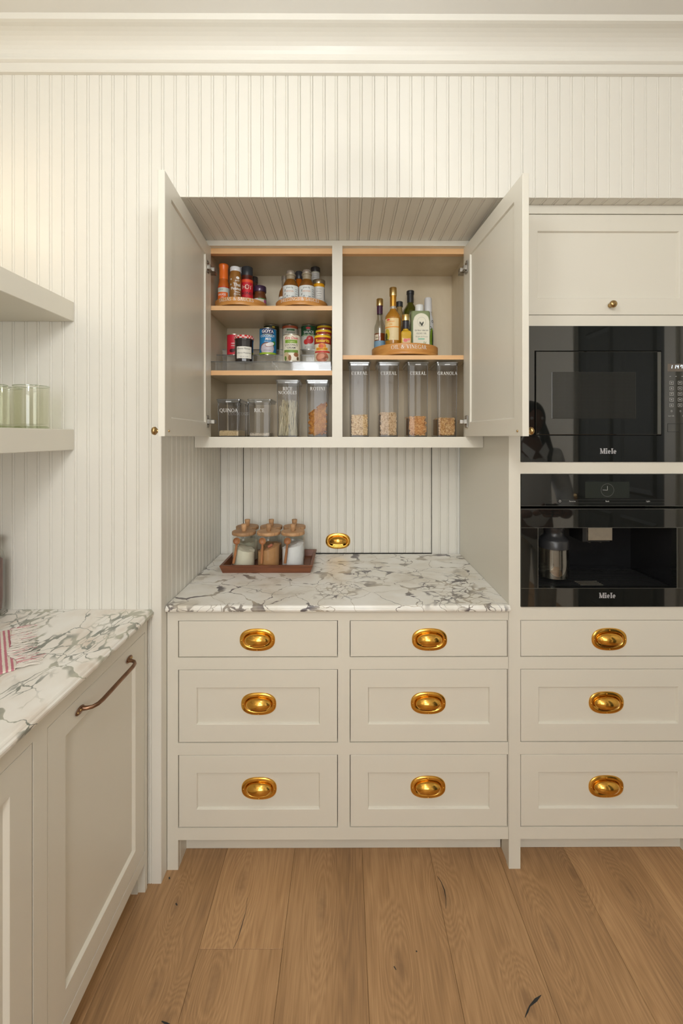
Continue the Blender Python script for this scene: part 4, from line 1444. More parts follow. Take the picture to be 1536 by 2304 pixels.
def dressing(x, y, z, h, r, label, rot=0.0, small=False):
    t = bottle('dressing_bottle', label, 'bottle', x, y, z, GR2, [
        ('body', [(r * .93, 0), (r, .004), (r, .078), (r * .97, .090), (r * .85, .102), (r * .66, .112), (r * .58, .118)], c1(122, 78, 24)),
        ('neck', [(r * .58, .118), (r * .575, h - .022), (r * .66, h - .021), (r * .66, h - .016), (r * .60, h - .0155)], c1(150, 138, 116)),
        ('cap', [(r * .56, h - .0155), (r * .57, h - .003), (r * .5, h)], mat(srgb(206, 200, 190), .25, .7))])
    w = r * 1.5
    L_ = [(rect2(-w, w, .004, .086, 26), lab(218, 222, 220), 0)]
    L_ += [(shift2(sans_text('green fig', .0085, .004, .2), -.002, .074), lab(70, 84, 70), 1), (shift2(sans_text('ORIGINAL', .0080, .012), -.002, .058), lab(206, 138, 92), 1), (rect2(-.016, .012, .053, .0536, 6), lab(180, 170, 160), 1)]
    L_ += [(oval2(-.002, .042, .0013, .0013, 4), BLACKINK, 1), (rect2(-.016, -.008, .037, .044, 3), lab(170, 176, 178), 1), (rect2(.006, .018, .037, .040, 3), lab(110, 120, 130), 1), (shift2(sans_text('dressing', .006), -.004, .025), lab(100, 106, 110), 1)]
    L_ += [(rect2(.024, .036, q, q + .0025, 4), lab(120, 134, 140), 1) for q in (.030, .040, .050, .060, .068)] + [(rect2(.0225, .0232, .006, .084, 1), lab(150, 160, 160), 1)]
    L_ += [(line2(-.024, .012 + q * .016, -.022, .022 + q * .016, .003), lab(64, 70, 52), 1) for q in range(4)]
    dcyl('label', L_, t, x, y, r + .0001, z, rot)
    return t


dressing(-.2315, 1.832, ZA, 2.1955 - ZA, .0335, 'golden dressing bottle with plain white label beside the brown sauce bottle, clear cap', math.radians(-5))
bpy.data.objects['dressing_bottle']['label'] = 'golden dressing bottle with white label standing next to the shorter bottle'
dressing(-.162, 1.832, ZA, 2.1995 - ZA, .0338, 'golden dressing bottle with white label standing next to the yellow mustard jar', 0)
x, y, z = -.2660, 1.895, ZA; h = 2.198 - z
t = bottle('dressing_bottle', 'short brown dressing bottle with a silver cap and orange lettered label', 'bottle', x, y, z, GR2, [
    ('body', [(.023, 0), (.026, .004), (.026, .07), (.022, .09), (.0125, .108)], c1(140, 92, 44)), ('neck', [(.0125, .108), (.0125, h - .018)], c1(136, 126, 108)), ('cap', [(.0138, h - .018), (.0138, h - .002), (.0125, h)], mat(srgb(176, 172, 162), .25, .7))])
dcyl('label', [(rect2(-.036, .036, .006, .062, 22), lab(222, 222, 216), 0), (shift2(sans_text('SPICY', .010, .02), -.010, .036), lab(222, 120, 80), 1), (rect2(-.022, .004, .050, .0525, 6), lab(120, 130, 140), 1)], t, x, y, .0261, z, 0)
x, y, z = -.2035, 1.906, ZA; h = 2.222 - z
bottle('syrup_bottle', 'amber syrup bottle with a black cap between the golden dressing bottles', 'bottle', x, y, z, GR2, [
    ('body', [(.021, 0), (.0235, .003), (.0235, .09), (.020, .12), (.0145, .14), (.0145, .147)], mat(srgb(176, 92, 16), .15, 0, .6)), ('cap', [(.0165, .147), (.0172, .149), (.0172, h - .006), (.0145, h)], mat((.03, .03, .035), .35))])
x, y, z = -.1320, 1.931, ZA; h = 2.2505 - z
t = bottle('condiment_bottle', 'tall pale bottle with a black cap and grey label behind the mustard jar', 'bottle', x, y, z, GR2, [
    ('body', [(.019, 0), (.0205, .003), (.0205, .15), (.0195, .19), (.0195, h - .022)], c1(176, 174, 156)), ('cap', [(.0208, h - .022), (.0212, h - .02), (.0212, h - .002), (.019, h)], mat((.04, .035, .035), .35))])
dcyl('label', [(rect2(-.02, .02, .150, .183, 12), lab(196, 192, 186), 0)] + [(rect2(-.014, .014, q, q + .002, 8), lab(120, 116, 112), 1) for q in (.158, .166, .174)], t, x, y, .0208, z, 0)
x, y, z = -.1125, 1.868, ZA; h = 2.169 - z
t = bottle('mustard_jar', 'yellow mustard jar with a brass coloured lid and white label', 'jar', x, y, z, GR2, [
    ('body', [(.0235, 0), (.0255, .003), (.0255, .103), (.0245, .110)], c1(224, 160, 20)), ('lid', [(.0272, .110), (.0276, .112), (.0276, h - .0025), (.026, h)], mat(srgb(176, 164, 140), .25, .8))])
dcyl('label', [(rect2(-.038, .038, .034, .096, 24), lab(216, 214, 208), 0)] + [(rect2(-.012 + (q % 3) * .003, .012 - (q % 2) * .003, .044 + q * .010, .0455 + q * .010, 6), lab(130, 128, 120), 1) for q in range(5)] + [(rect2(.026, .030, .04, .09, 2), lab(80, 90, 100), 1)], t, x, y, .0256, z, 0)

# ---- oil and vinegar
def neck_bottle(name, label, x, y, zt_, r, rn, hs, hn, hc, mats, hfoil=0.0):
    z = ZB; h = zt_ - z
    return z, h, bottle(name, label, 'bottle', x, y, z, GR3, [
        ('body', [(r * .93, 0), (r, .003), (r, hs), (r * .95, hs + .012), (r * .7, hs + .027), (rn * 1.3, hs + .036), (rn, hs + .044), (rn, hn)], mats[0]),
        ('foil', [(rn * 1.06, hn), (rn * 1.06, hc)], mats[1]),
        ('cap', [(rn * 1.2, hc), (rn * 1.22, hc + .002), (rn * 1.22, h - .002), (rn * 1.1, h)], mats[2])])


# balsamic: clear shoulder, amber below
x, y = .1585, 1.923
z, h, t = neck_bottle('vinegar_bottle', 'clear vinegar bottle with purple neck foil, gold cap and blue label', x, y, 2.107, .0252, .0125, .135, .202, .238, [clear_mat('flint_glass', (.80, .80, .76), .10), mat(srgb(76, 40, 66), .35), GOLD])
mb = MB(); mb.lathe([(.022, .003), (.0246, .006), (.0246, .112), (.0, .1125)], 28, (x, y, z)); mb.build('vinegar', c1(164, 74, 22), t)
dcyl('label', [(rect2(-.040, .040, .004, .078, 24), lab(126, 160, 184), 0), (rect2(-.040, .040, .020, .022, 24), lab(110, 144, 168), 1), (rect2(-.026, -.006, .082, .106, 8), lab(226, 214, 190), 1), (shift2(sans_text('IBA', .009, .02), -.014, .090), lab(110, 90, 60), 2), (shift2(sans_text('vinegar', .009, .01), .004, .012), lab(96, 128, 150), 1), (line2(-.026, .082, -.006, .092, .002), lab(110, 60, 40), 2)], t, x, y, .0256, z, 0)
# tall gold oil
x, y = .2110, 1.858
z, h, t = neck_bottle('oil_bottle', 'tall golden oil bottle with gold cap and gold neck foil', x, y, 2.135, .0355, .0130, .160, .216, .262, [mat(srgb(176, 120, 34), .10, 0, .8), mat(srgb(206, 150, 62), .3, .7), GOLD])
mb = MB(); mb.lathe([(.0131, .205), (.0132, .2155)], 28, (x, y, z), caps=(False, False)); mb.build('clear_neck', mat(srgb(176, 168, 150), .1, 0, .8), t)
dcyl('label', [(rect2(-.046, .026, .034, .128, 24), lab(232, 204, 150), 0), (rect2(-.046, .026, .088, .092, 24), lab(236, 150, 40), 1), (rect2(-.046, .026, .034, .087, 24), lab(226, 206, 160), 1), (oval2(-.028, .058, .014, .026, 8), lab(196, 176, 60), 2), (oval2(-.034, .050, .009, .016, 8), lab(70, 74, 36), 3),
               (shift2(sans_text('premium', .010, .02), -.012, .111), lab(230, 150, 40), 2), (shift2(sans_text('OIL', .010, .02), -.010, .098), lab(230, 160, 50), 2), (oval2(-.022, .122, .008, .004), lab(214, 70, 60), 2), (line2(.0, .045, .022, .072, .003), lab(170, 140, 90), 2), (line2(-.006, .060, .022, .080, .0025), lab(190, 160, 120), 2), (rect2(-.046, -.020, .034, .038, 8), lab(60, 60, 50), 3)], t, x, y, .0356, z + .030, math.radians(0))
# clear with black cap behind
x, y = .2515, 1.962; z = ZB; h = 2.1066 - z
bottle('oil_bottle', 'clear glass bottle with a short black screw cap behind the gold bottle', 'bottle', x, y, z, GR3, [
    ('body', [(.0235, 0), (.0255, .003), (.0255, .17), (.022, .20), (.0135, .228), (.0125, h - .024)], c1(150, 128, 84)), ('cap', [(.0155, h - .024), (.0160, h - .022), (.0160, h - .002), (.014, h)], mat((.03, .032, .034), .4))])
# dark olive bottle
x, y = .3060, 1.987
z, h, t = neck_bottle('oil_bottle', 'dark green olive oil bottle with a long black neck foil', x, y, 2.165, .0350, .0145, .225, .272, .312, [mat(srgb(70, 72, 14), .10, 0, .8), mat((.03, .03, .03), .4), mat((.028, .028, .028), .4)])
# small square oil
x, y, z = .2615, 1.826, ZB; h = 2.0085 - z
t = thing('oil_bottle', 'small square flavoured oil bottle with gold cap and dark neck band', 'bottle', (x, y, z), GR3)


def sq_loop(x, y, hw, z, rr, n=4, hd=None):
    hd = hd if hd is not None else hw
    lp = []
    for cx, cy, a0 in ((hw - rr, hd - rr, 0), (-hw + rr, hd - rr, 90), (-hw + rr, -hd + rr, 180), (hw - rr, -hd + rr, 270)):
        for i in range(n + 1):
            a = math.radians(a0 + 90 * i / n); lp.append((x + cx + rr * math.cos(a), y + cy + rr * math.sin(a), z))
    return lp


mb = MB(); mb.loft([sq_loop(x, y, .020, z, .005), sq_loop(x, y, .0215, z + .003, .006), sq_loop(x, y, .0215, z + .092, .006), sq_loop(x, y, .019, z + .099, .008), sq_loop(x, y, .0125, z + .104, .0124), sq_loop(x, y, .0115, z + .110, .0114)], 0, smooth=True)
mb.build('body', mat(srgb(206, 164, 34), .1, 0, .8), t)
mb = MB(); mb.lathe([(.0135, .110), (.0142, .113), (.0138, .143), (.012, .145)], 24, (x, y, z)); mb.build('neck_band', mat(srgb(40, 38, 46), .35), t)
mb = MB(); mb.lathe([(.0150, .145), (.0154, .147), (.0154, h - .002), (.0145, h)], 24, (x, y, z)); mb.build('cap', GOLD, t)
dflat('label', [(rect2(-.016, .017, .048, .066, 2), lab(224, 190, 150), 0), (oval2(-.004, .058, .009, .007), lab(226, 120, 120), 1), (oval2(.010, .062, .006, .005), lab(230, 140, 130), 1), (oval2(.010, .036, .008, .012), lab(216, 206, 80), 1), (rect2(-.015, -.006, .030, .046, 2), lab(130, 110, 60), 1), (oval2(-.010, .026, .004, .006), lab(160, 40, 40), 2), (oval2(.002, .014, .006, .008), lab(222, 214, 170), 1)], t, x, y - .0215, z)
# olive oil tin
x, y, z = .3300, 1.872, ZB; h = 2.0635 - z
t = thing('oil_tin', 'sage green olive oil tin with white cap and arched cream label', 'tin', (x, y, z), GR3)
SAGE = mat(srgb(134, 146, 106), .4)
mb = MB(); lp = [sq_loop(x, y, .0405, z, .010, 5, .024), sq_loop(x, y, .042, z + .003, .011, 5, .025), sq_loop(x, y, .042, z + .188, .011, 5, .025), sq_loop(x, y, .039, z + .196, .011, 5, .023), sq_loop(x, y, .016, z + .199, .0118, 5, .012)]
mb.loft(lp, 0, smooth=True); mb.build('body', SAGE, t)
mb = MB(); mb.lathe([(.0175, .197), (.0185, .199), (.0185, h - .002), (.017, h)], 28, (x - .002, y, z)); mb.build('cap', mat(srgb(228, 230, 228), .3), t)
CREAM = lab(232, 228, 208)
half = lambda P, v0: [[(a, max(b_, v0)) for a, b_ in p] for p in P]
arch = rect2(-.032, .036, 0, .150, 4) + half(oval2(.002, .150, .034, .034, 14), .150)
archo = rect2(-.0335, .0375, 0, .150, 4) + half(oval2(.002, .150, .0355, .0355, 14), .150)
DK = lab(60, 62, 50)
L_ = [(archo, lab(206, 206, 180), 0), (arch, CREAM, 1)]
L_ += [(ring2(.003, .148, .019, .020, .0007, 30), lab(150, 150, 130), 2), (oval2(.0, .140, .003, .009, 6, .4), DK, 2), (oval2(.007, .139, .0035, .010, 6, -.4), DK, 2), (oval2(-.006, .141, .0012, .008, 4), DK, 2), (rect2(-.008, .013, .1295, .1305, 2), DK, 2)]
P_, s_ = st_fit('EXTRA VIRGIN', .058, thick=.17, thin=.08); L_.append((shift2(P_, .003, .107), DK, 2))
P_, s_ = st_fit('OLIVE OIL', .044, thick=.17, thin=.08); L_.append((shift2(P_, .003, .094), DK, 2))
L_.append((shift2(sans_text('Bright & Fruity', .0088, 0, .25), .003, .081), lab(140, 140, 118), 2))
L_.append((rect2(-.012, .016, .0705, .0765, 2), lab(150, 200, 172), 2))
for q in range(7):
    L_.append((oval2(-.016 + q * .006, .026 + q * .005 + (q % 2) * .006, .0018, .007, 5, -.5 + .2 * (q % 3)), lab(150, 158, 110), 2))
for q in ((-.002, .034), (.004, .028), (.010, .040), (.014, .044), (.008, .050), (.0, .020)): L_.append((oval2(q[0], q[1], .0022, .0022, 5), lab(46, 42, 40), 3))
L_.append((line2(-.012, .012, .022, .058, .0008), lab(120, 120, 90), 2))
dflat('label', L_, t, x, y - .025, z)
# white spray bottle
x, y, z = .3790, 1.938, ZB; h = 2.117 - z
t = bottle('spray_bottle', 'white oil spray bottle with clear dome cap and green leaf print', 'bottle', x, y, z, GR3, [
    ('body', [(.0225, 0), (.0245, .003), (.0245, .165), (.022, .185), (.0165, .203), (.0165, .212)], c1(216, 218, 222)),
    ('pump', [(.0125, .212), (.0125, h - .012), (.008, h - .010)], c1(224, 224, 226)), ('cap', [(.0172, .213), (.0175, .216), (.0165, h - .004), (.013, h)], c1(222, 222, 224))])
dcyl('label', [(oval2(.012, .090, .010, .050, 8), lab(118, 150, 34), 0), (oval2(.017, .085, .005, .046, 8), lab(40, 60, 24), 1), (rect2(-.002, .034, .004, .036, 10), lab(110, 168, 30), 1), (ring2(.006, .138, .007, .007, .0022, 16), BLACKINK, 1), (ring2(.016, .168, .006, .006, .002, 16), BLACKINK, 1)], t, x, y, .0246, z, math.radians(14))

# ================================================================ tinned food on acrylic risers
def riser(x0, x1, label):
    t = thing('step_riser', label, 'riser', ((x0 + x1) / 2, 1.785, S2), 'clear acrylic risers on the can shelf')
    th = .0028
    for yf, yb, zt_ in ((1.785, 1.8745, 1.802), (1.875, 1.9645, 1.847), (1.965, 2.050, 1.889)):
        mb = MB(); mb.rects(x0, x1, S2 + .0006, zt_, [(.0, yf), (0, yf + th)]); p = mb.build('front_face', ACRYLSTEP, t)
        mb = MB(); mb.box(x0, x1, yf, yb, zt_ - .003, zt_ - .0002); mb.build('tread', ACRYLSTEP, t)
        mb = MB(); mb.box(x0, x1, yf - .0006, yf + .0012, zt_ - .0030, zt_ - .0002); mb.build('front_edge', mat((.10, .10, .10), .2, 0, .5), t)
    return t


riser(-.562, -.3045, 'clear acrylic step riser carrying the black preserve jar and red tin')
riser(-.3015, -.058, 'clear acrylic step riser carrying the bean cans by the cabinet divider')
Z1, Z2, Z3 = 1.802, 1.847, 1.889
CANMET = mat(srgb(200, 190, 170), .22, .9)
GC = 'tins on the acrylic risers'


def can(name, label, x, y, z, r, h, base, layers, rot=0.0, rings=True):
    t = thing(name, label, 'can', (x, y, z), GC)
    mb = MB(); mb.lathe([(r - .0015, 0.0002), (r + .0006, .0008), (r + .0006, .0025), (r - .0004, .0035), (r - .0004, h - .0035), (r + .0006, h - .0025), (r + .0006, h - .0004), (r - .0010, h - .0004), (r - .002, h - .003)], 40, (x, y, z)); mb.build('tin', CANMET, t)
    mb = MB(); mb.lathe([(r, .0036), (r, h - .0036)], 40, (x, y, z), caps=(False, False)); lb_ = mb.build('label', base, t)
    if layers: dcyl('label_print', layers, t, x, y, r + .0002, z, rot)
    return t


HW = lambda r: r * 1.55
r = .033
can('milk_tin', 'small red tin with white lettering behind the black preserve jar', -.4935, 1.917, Z2, r, .094, lab(208, 28, 52), [(shift2(sans_text('condensed', .009, .02), .004, .050), WHITEINK, 0), (shift2(sans_text('sweetened', .008, .02), .002, .040), WHITEINK, 0), (oval2(-.012, .02, .012, .008), lab(80, 20, 30), 0), (oval2(.004, .024, .010, .006), lab(70, 20, 26), 1), (rect2(-.03, .03, .004, .010, 12), lab(226, 60, 70), 0)])
# faceted preserve jar
x, y, z = -.4300, 1.828, Z1
t = thing('preserve_jar', 'dark preserve jar with red gingham lid and handwritten label', 'jar', (x, y, z), GC)
mb = MB(); mb.lathe([(.036, 0.0003), (.038, .003), (.0385, .090), (.0395, .094), (.039, .099)], 14, (x, y, z), ang0=PI / 14); o = mb.build('body', mat(srgb(30, 26, 30), .08, 0, .8), t)
for p_ in o.data.polygons: p_.use_smooth = False


def gingham():
    m, N, L, b = new_mat('gingham')
    tc = N.new('ShaderNodeTexCoord'); ck = N.new('ShaderNodeTexChecker'); ck.inputs['Scale'].default_value = 95
    ck.inputs['Color1'].default_value = (*srgb(206, 50, 50), 1); ck.inputs['Color2'].default_value = (*srgb(232, 206, 200), 1)
    L.new(tc.outputs['Object'], ck.inputs['Vector']); L.new(ck.outputs[0], b.inputs['Base Color']); b.inputs['Roughness'].default_value = .3
    return m


mb = MB(); mb.lathe([(.0405, .099), (.0415, .1005), (.0410, .110), (.0385, .113), (0, .1135)], 40, (x, y, z)); mb.build('lid', gingham(), t)
mb = MB()
dcyl('label', [(rect2(-.034, .034, .014, .064, 20), lab(228, 226, 216), 0), (shift2(sans_text('Bonne Maman', .0100, .0, .35), -.002, .052), BLACKINK, 1), (shift2(sans_text('Cherry Preserves', .0088, .0, .35), -.001, .034), BLACKINK, 1), (shift2(sans_text('NET WT 13 OZ', .0052), .0, .020), lab(80, 80, 80), 1)], t, x, y, .0392, z, 0)
# coconut milk, blue
r = .0372
BLUE = lab(28, 128, 186)
can('coconut_milk_can', 'blue coconut milk can with a halved coconut on its label', -.3440, 1.917, Z2, r, .1205, BLUE, [
    (rect2(-.030, .026, .094, .116, 14), lab(20, 40, 100), 0), (shift2(sans_text('GOYA', .0195, .035), -.002, .0985), WHITEINK, 1),
    (rect2(-.026, .022, .0915, .0930, 12), lab(230, 206, 60), 1),
    (shift2(sans_text('COCONUT', .0135, .02), -.002, .0795), WHITEINK, 1), (shift2(sans_text('Milk', .0165, .01, .3), .0, .0655), WHITEINK, 1), (shift2(sans_text('leche de coco', .0058, .01), -.001, .0585), WHITEINK, 1),
    (oval2(.022, .050, .020, .010, 8, .5), lab(60, 140, 60), 0), (oval2(-.004, .030, .034, .026, 14), lab(150, 90, 60), 1), (oval2(-.003, .028, .032, .024, 14), lab(206, 198, 206), 2), (oval2(.008, .046, .022, .009, 10, .25), lab(150, 84, 56), 3), (oval2(.009, .0475, .021, .0085, 10, .25), lab(240, 236, 236), 4),
    (rect2(-.058, .058, .0036, .012, 30), lab(160, 190, 50), 3), (rect2(-.020, .012, .020, .022, 8), lab(140, 130, 150), 3)], 0)
can('dark_can', 'dark green topped can behind the blue coconut milk can', -.3440, 2.006, Z3, .0360, .1155, lab(46, 52, 30), [(rect2(.004, .016, .102, .108, 4), lab(220, 190, 60), 0), (rect2(-.030, .030, .088, .1, 12), lab(30, 30, 26), 0)])
# coconut cream
r = .0370
OFFW = lab(226, 222, 204)
can('coconut_cream_can', 'cream and green coconut cream can with red script lettering', -.2265, 1.826, Z1, r, .1160, OFFW, [
    (shift2(sans_text('Kirs Dean', .0150, .012, .25), -.001, .0950), lab(206, 50, 60), 1), (rect2(-.030, .026, .078, .092, 14), lab(122, 160, 52), 0), (shift2(sans_text('Organic', .010, .01, .2), -.002, .0815), lab(196, 206, 130), 1),
    (shift2(sans_text('COCONUT', .0112, .01), -.002, .0665), BLACKINK, 1), (shift2(sans_text('CREAM', .0112, .01), -.002, .0545), BLACKINK, 1), (ring2(-.002, .084, .034, .030, .0008, 30), lab(120, 120, 100), 1),
    (rect2(-.036, .030, .038, .050, 14), lab(112, 148, 60), 0), (oval2(-.022, .022, .014, .019, 8, .4), lab(196, 176, 140), 1), (oval2(.010, .022, .017, .016, 8), lab(236, 230, 214), 1), (oval2(.020, .030, .012, .009, 8), lab(150, 100, 66), 2), (oval2(-.008, .016, .007, .012, 8), lab(140, 90, 50), 2), (oval2(-.028, .014, .006, .010, 6), lab(92, 120, 50), 2), (oval2(.028, .014, .006, .008, 6), lab(92, 70, 40), 3)], 0)
can('tomato_can', 'organic can with rust red rim behind the coconut cream can', -.2560, 2.006, Z3, .0360, .1150, lab(206, 204, 190), [(rect2(-.056, .056, .100, .1112, 28), lab(176, 84, 52), 0), (rect2(-.016, .022, .088, .096, 10), lab(70, 120, 80), 0), (shift2(sans_text('Organics', .013, .01, .25), -.001, .077), lab(90, 100, 80), 1)])
can('tomato_sauce_can', 'green topped tomato sauce can with red tomatoes on the label', -.1670, 2.006, Z3, .0365, .1150, lab(214, 214, 206), [
    (rect2(-.057, .057, .066, .1112, 28), lab(34, 84, 52), 0), (oval2(-.004, .100, .012, .005), lab(206, 60, 70), 1), (shift2(sans_text('SAUCE', .0165, .02), -.002, .076), WHITEINK, 1), (shift2(sans_text('tomato', .006, .01), -.003, .091), WHITEINK, 1),
    (oval2(.004, .046, .018, .019, 10), lab(196, 38, 40), 1), (oval2(-.014, .036, .013, .012, 10), lab(206, 48, 44), 2), (oval2(.002, .052, .006, .004, 8, .5), lab(236, 150, 140), 3)] + [(oval2(-.03 + q * .01, .066 + (q % 2) * .002, .007, .004, 6, .3 * (-1) ** q), lab(160, 176, 140), 2) for q in range(7)] + [(shift2(sans_text('NET WT 15 OZ', .0058), -.002, .010), lab(90, 90, 90), 1)], 0)
for i, (y, z, nm) in enumerate(((1.826, Z1, 'lowest'), (1.916, Z2, 'middle'), (2.006, Z3, 'highest'))):
    r = .0350
    can('bean_can', 'yellow and red refried bean can on the %s riser step' % nm, -.0940 - .0005 * i, y, z, r, .1155, lab(224, 214, 190), [
        (rect2(-.054, .054, .103, .1118, 28), lab(240, 196, 30), 0), (rect2(-.054, .054, .076, .103, 28), lab(156, 36, 24), 0), (shift2(sans_text('Rosarita', .0200, .022), .0, .083), lab(244, 206, 60), 1),
        (oval2(-.002, .066, .018, .012, 8), lab(226, 140, 60), 1), (oval2(-.006, .064, .010, .009, 8), lab(206, 90, 50), 2), (rect2(-.030, .022, .048, .060, 12), lab(236, 176, 40), 2), (shift2(sans_text('TRADITIONAL', .0078, .02), -.004, .051), lab(150, 60, 30), 3),
        (rect2(-.040, .036, .038, .046, 14), lab(198, 60, 50), 1), (oval2(-.003, .020, .030, .020, 12), lab(178, 110, 84), 1), (oval2(-.008, .022, .018, .010, 10, .3), lab(206, 140, 112), 2), (oval2(.008, .015, .014, .006, 10, .2), lab(150, 84, 60), 2), (ring2(.018, .012, .005, .005, .001, 4), WHITEINK, 3)], 0)

# ================================================================ clear storage containers
FL = OZ0 + .0004


def container(x, y0, w_, d_, h, txt, label, tsize, ty, group, lidw=None):
    """tapered clear box with a flat lid; front at y0"""
    yc = y0 + d_ / 2
    t = thing('storage_container', label, 'container', (x, yc, FL), group)
    wt, wb = w_ / 2, w_ / 2 - .0025
    dt, db = d_ / 2, d_ / 2 - .0025
    mb = MB(); mb.loft([sq_loop(x, yc, wb, FL + .0008, .006, 4, db), sq_loop(x, yc, wt, FL + h - .014, .007, 4, dt)], 0, (False, False), smooth=True)
    mb.build('body', ACRYL, t)
    mb = MB(); mb.loft([sq_loop(x, yc, wb - .001, FL, .005, 4, db - .001), sq_loop(x, yc, wb, FL + .003, .006, 4, db)], 0)
    mb.build('bottom', mat((.10, .10, .10), .2, 0, .5), t)
    for sx in (-1, 1):
        mb = MB(); mb.tube([(x + sx * (wb - .0012), yc - db + .0012, FL + .004), (x + sx * (wt - .0012), yc - dt + .0012, FL + h - .016)], .0011, 6); mb.build('corner', mat((.20, .20, .20), .15, 0, .6), t)
    lw = (lidw or w_ + .012) / 2; ld = d_ / 2 + .004
    mb = MB(); mb.loft([sq_loop(x, yc, lw - .004, FL + h - .015, .008, 4, ld - .003), sq_loop(x, yc, lw - .003, FL + h - .007, .008, 4, ld - .002), sq_loop(x, yc, lw, FL + h - .006, .009, 4, ld), sq_loop(x, yc, lw, FL + h - .001, .009, 4, ld), sq_loop(x, yc, lw - .002, FL + h, .008, 4, ld - .002)], 0)
    ld_ = mb.build('lid', ACRYLEDGE, t)
    mb = MB(); mb.box(x - .011, x + .011, yc - ld + .0005, yc - ld + .004, FL + h - .0130, FL + h - .0095); mb.build('latch', mat((.72, .74, .76), .3), ld_)
    lines = txt if isinstance(txt, list) else [txt]
    for i, (tx, wd) in enumerate(lines):
        P, s = st_fit(tx, wd, thick=.13, thin=.065)
        z_ = FL + ty - i * s * 1.25
        yy = yc - (db + (dt - db) * ((z_ - FL) / h)) - .0012
        dflat('lettering', [(P, WHITEINK, 0)], t, x, yy, z_)
    return t, (x, yc, wb - .0018, db - .0018)


G5 = 'clear containers in the lower left of the wall cabinet'; G6 = 'tall cereal containers in the lower right of the wall cabinet'
Y0 = 1.774
rnd = random.Random(3)


def heap(name, label, geo, hf, m, grain=None, ngrain=0, gm=None, cat='food', slope=0.0, pad=.001):
    """bed of food filling the container: a lumpy block plus loose pieces on its face"""
    x, yc, hw, hd = geo
    hw -= pad; hd -= pad
    z0 = FL + .0036 + pad * .6; z1 = FL + hf
    mb = MB(); nx, nz = 14, 10
    # top surface grid
    top = []
    for i in range(nx + 1):
        for j in range(7):
            u, v = i / nx, j / 6
            top.append((x - hw + 2 * hw * u, yc - hd + 2 * hd * v, z1 + slope * (u - .5) + (rnd.random() - .5) * .004))
    fs = [(i * 7 + j, (i + 1) * 7 + j, (i + 1) * 7 + j + 1, i * 7 + j + 1) for i in range(nx) for j in range(6)]
    mb.add(top, fs)
    fr = [top[i * 7] for i in range(nx + 1)]; bk = [top[i * 7 + 6] for i in range(nx + 1)]
    lf = [top[j] for j in range(7)]; rg = [top[nx * 7 + j] for j in range(7)]
    for edge in (fr, bk, lf, rg): mb.loft([[(a, b_, z0) for a, b_, _ in edge], edge], 0, (False, False), closed=False)
    mb.add([(x - hw, yc - hd, z0), (x + hw, yc - hd, z0), (x + hw, yc + hd, z0), (x - hw, yc + hd, z0)], [(0, 1, 2, 3)])
    mats = [m]
    if grain:
        mats += gm
        for k in range(ngrain):
            u = rnd.random(); face = rnd.random()
            zt_ = z1 + slope * (u - .5)
            if face < .78:
                p = Vector((x - hw + 2 * hw * u, yc - hd - .0004, z0 + pad * .4 + (zt_ - z0 - .002) * rnd.random()))
            else:
                p = Vector((x - hw + 2 * hw * u, yc - hd + 2 * hd * rnd.random() ** 1.5, zt_ + .002))
            grain(mb, p, 1 + rnd.randrange(len(gm)))
    o = mb.build(name, mats, None, True)
    o['label'] = label; o['category'] = cat; o['kind'] = 'stuff'
    return o


def g_ball(r0):
    def f(mb, p, mi): mb.ball(p, r0 * (.8 + .4 * rnd.random()), 6, 4, mi)
    return f


def g_ring(R, r0):
    def f(mb, p, mi):
        M = Matrix.Rotation((rnd.random() - .5) * 1.5, 4, 'Z') @ Matrix.Rotation((rnd.random() - .5) * 1.5 + PI / 2, 4, 'X')
        lps = []
        n, k = 10, 5
        for i in range(n + 1):
            a = 2 * PI * i / n; lps.append([p + M @ Vector(((R + r0 * math.cos(2 * PI * q / k)) * math.cos(a), (R + r0 * math.cos(2 * PI * q / k)) * math.sin(a), r0 * math.sin(2 * PI * q / k))) for q in range(k)])
        mb.loft(lps, mi, (False, False), True)
    return f


def g_chip(s):
    def f(mb, p, mi):
        M = Matrix.Rotation(rnd.random() * 6.28, 4, 'Z') @ Matrix.Rotation(rnd.random() * 6.28, 4, 'X') @ Matrix.Rotation(rnd.random() * 6.28, 4, 'Y')
        a, b_, c_ = s * (.6 + .8 * rnd.random()), s * (.6 + .7 * rnd.random()), s * .35
        vs = [p + M @ Vector((sx * a, sy * b_, sz * c_)) for sz in (-1, 1) for sy in (-1, 1) for sx in (-1, 1)]
        mb.add(vs, [(0, 2, 3, 1), (4, 5, 7, 6), (0, 1, 5, 4), (2, 6, 7, 3), (0, 4, 6, 2), (1, 3, 7, 5)], mi)
    return f


def g_spiral(L0, R):
    def f(mb, p, mi):
        M = Matrix.Rotation((rnd.random() - .5) * .5, 4, 'Z') @ Matrix.Rotation(rnd.random() * 3.14, 4, 'Y')
        n = 14; A_, B_, C_, D_ = [], [], [], []
        for i in range(n + 1):
            a = i / n * 2 * PI * 1.6; xx = (i / n - .5) * L0
            d1 = Vector((0, math.cos(a), math.sin(a))) * R
            A_.append(p + M @ (Vector((xx - .0008, 0, 0)) + d1)); B_.append(p + M @ (Vector((xx + .0008, 0, 0)) + d1))
            C_.append(p + M @ (Vector((xx + .0008, 0, 0)) - d1)); D_.append(p + M @ (Vector((xx - .0008, 0, 0)) - d1))
        mb.loft([[a, b_, c_, d_] for a, b_, c_, d_ in zip(A_, B_, C_, D_)], mi, (True, True), False)
    return f


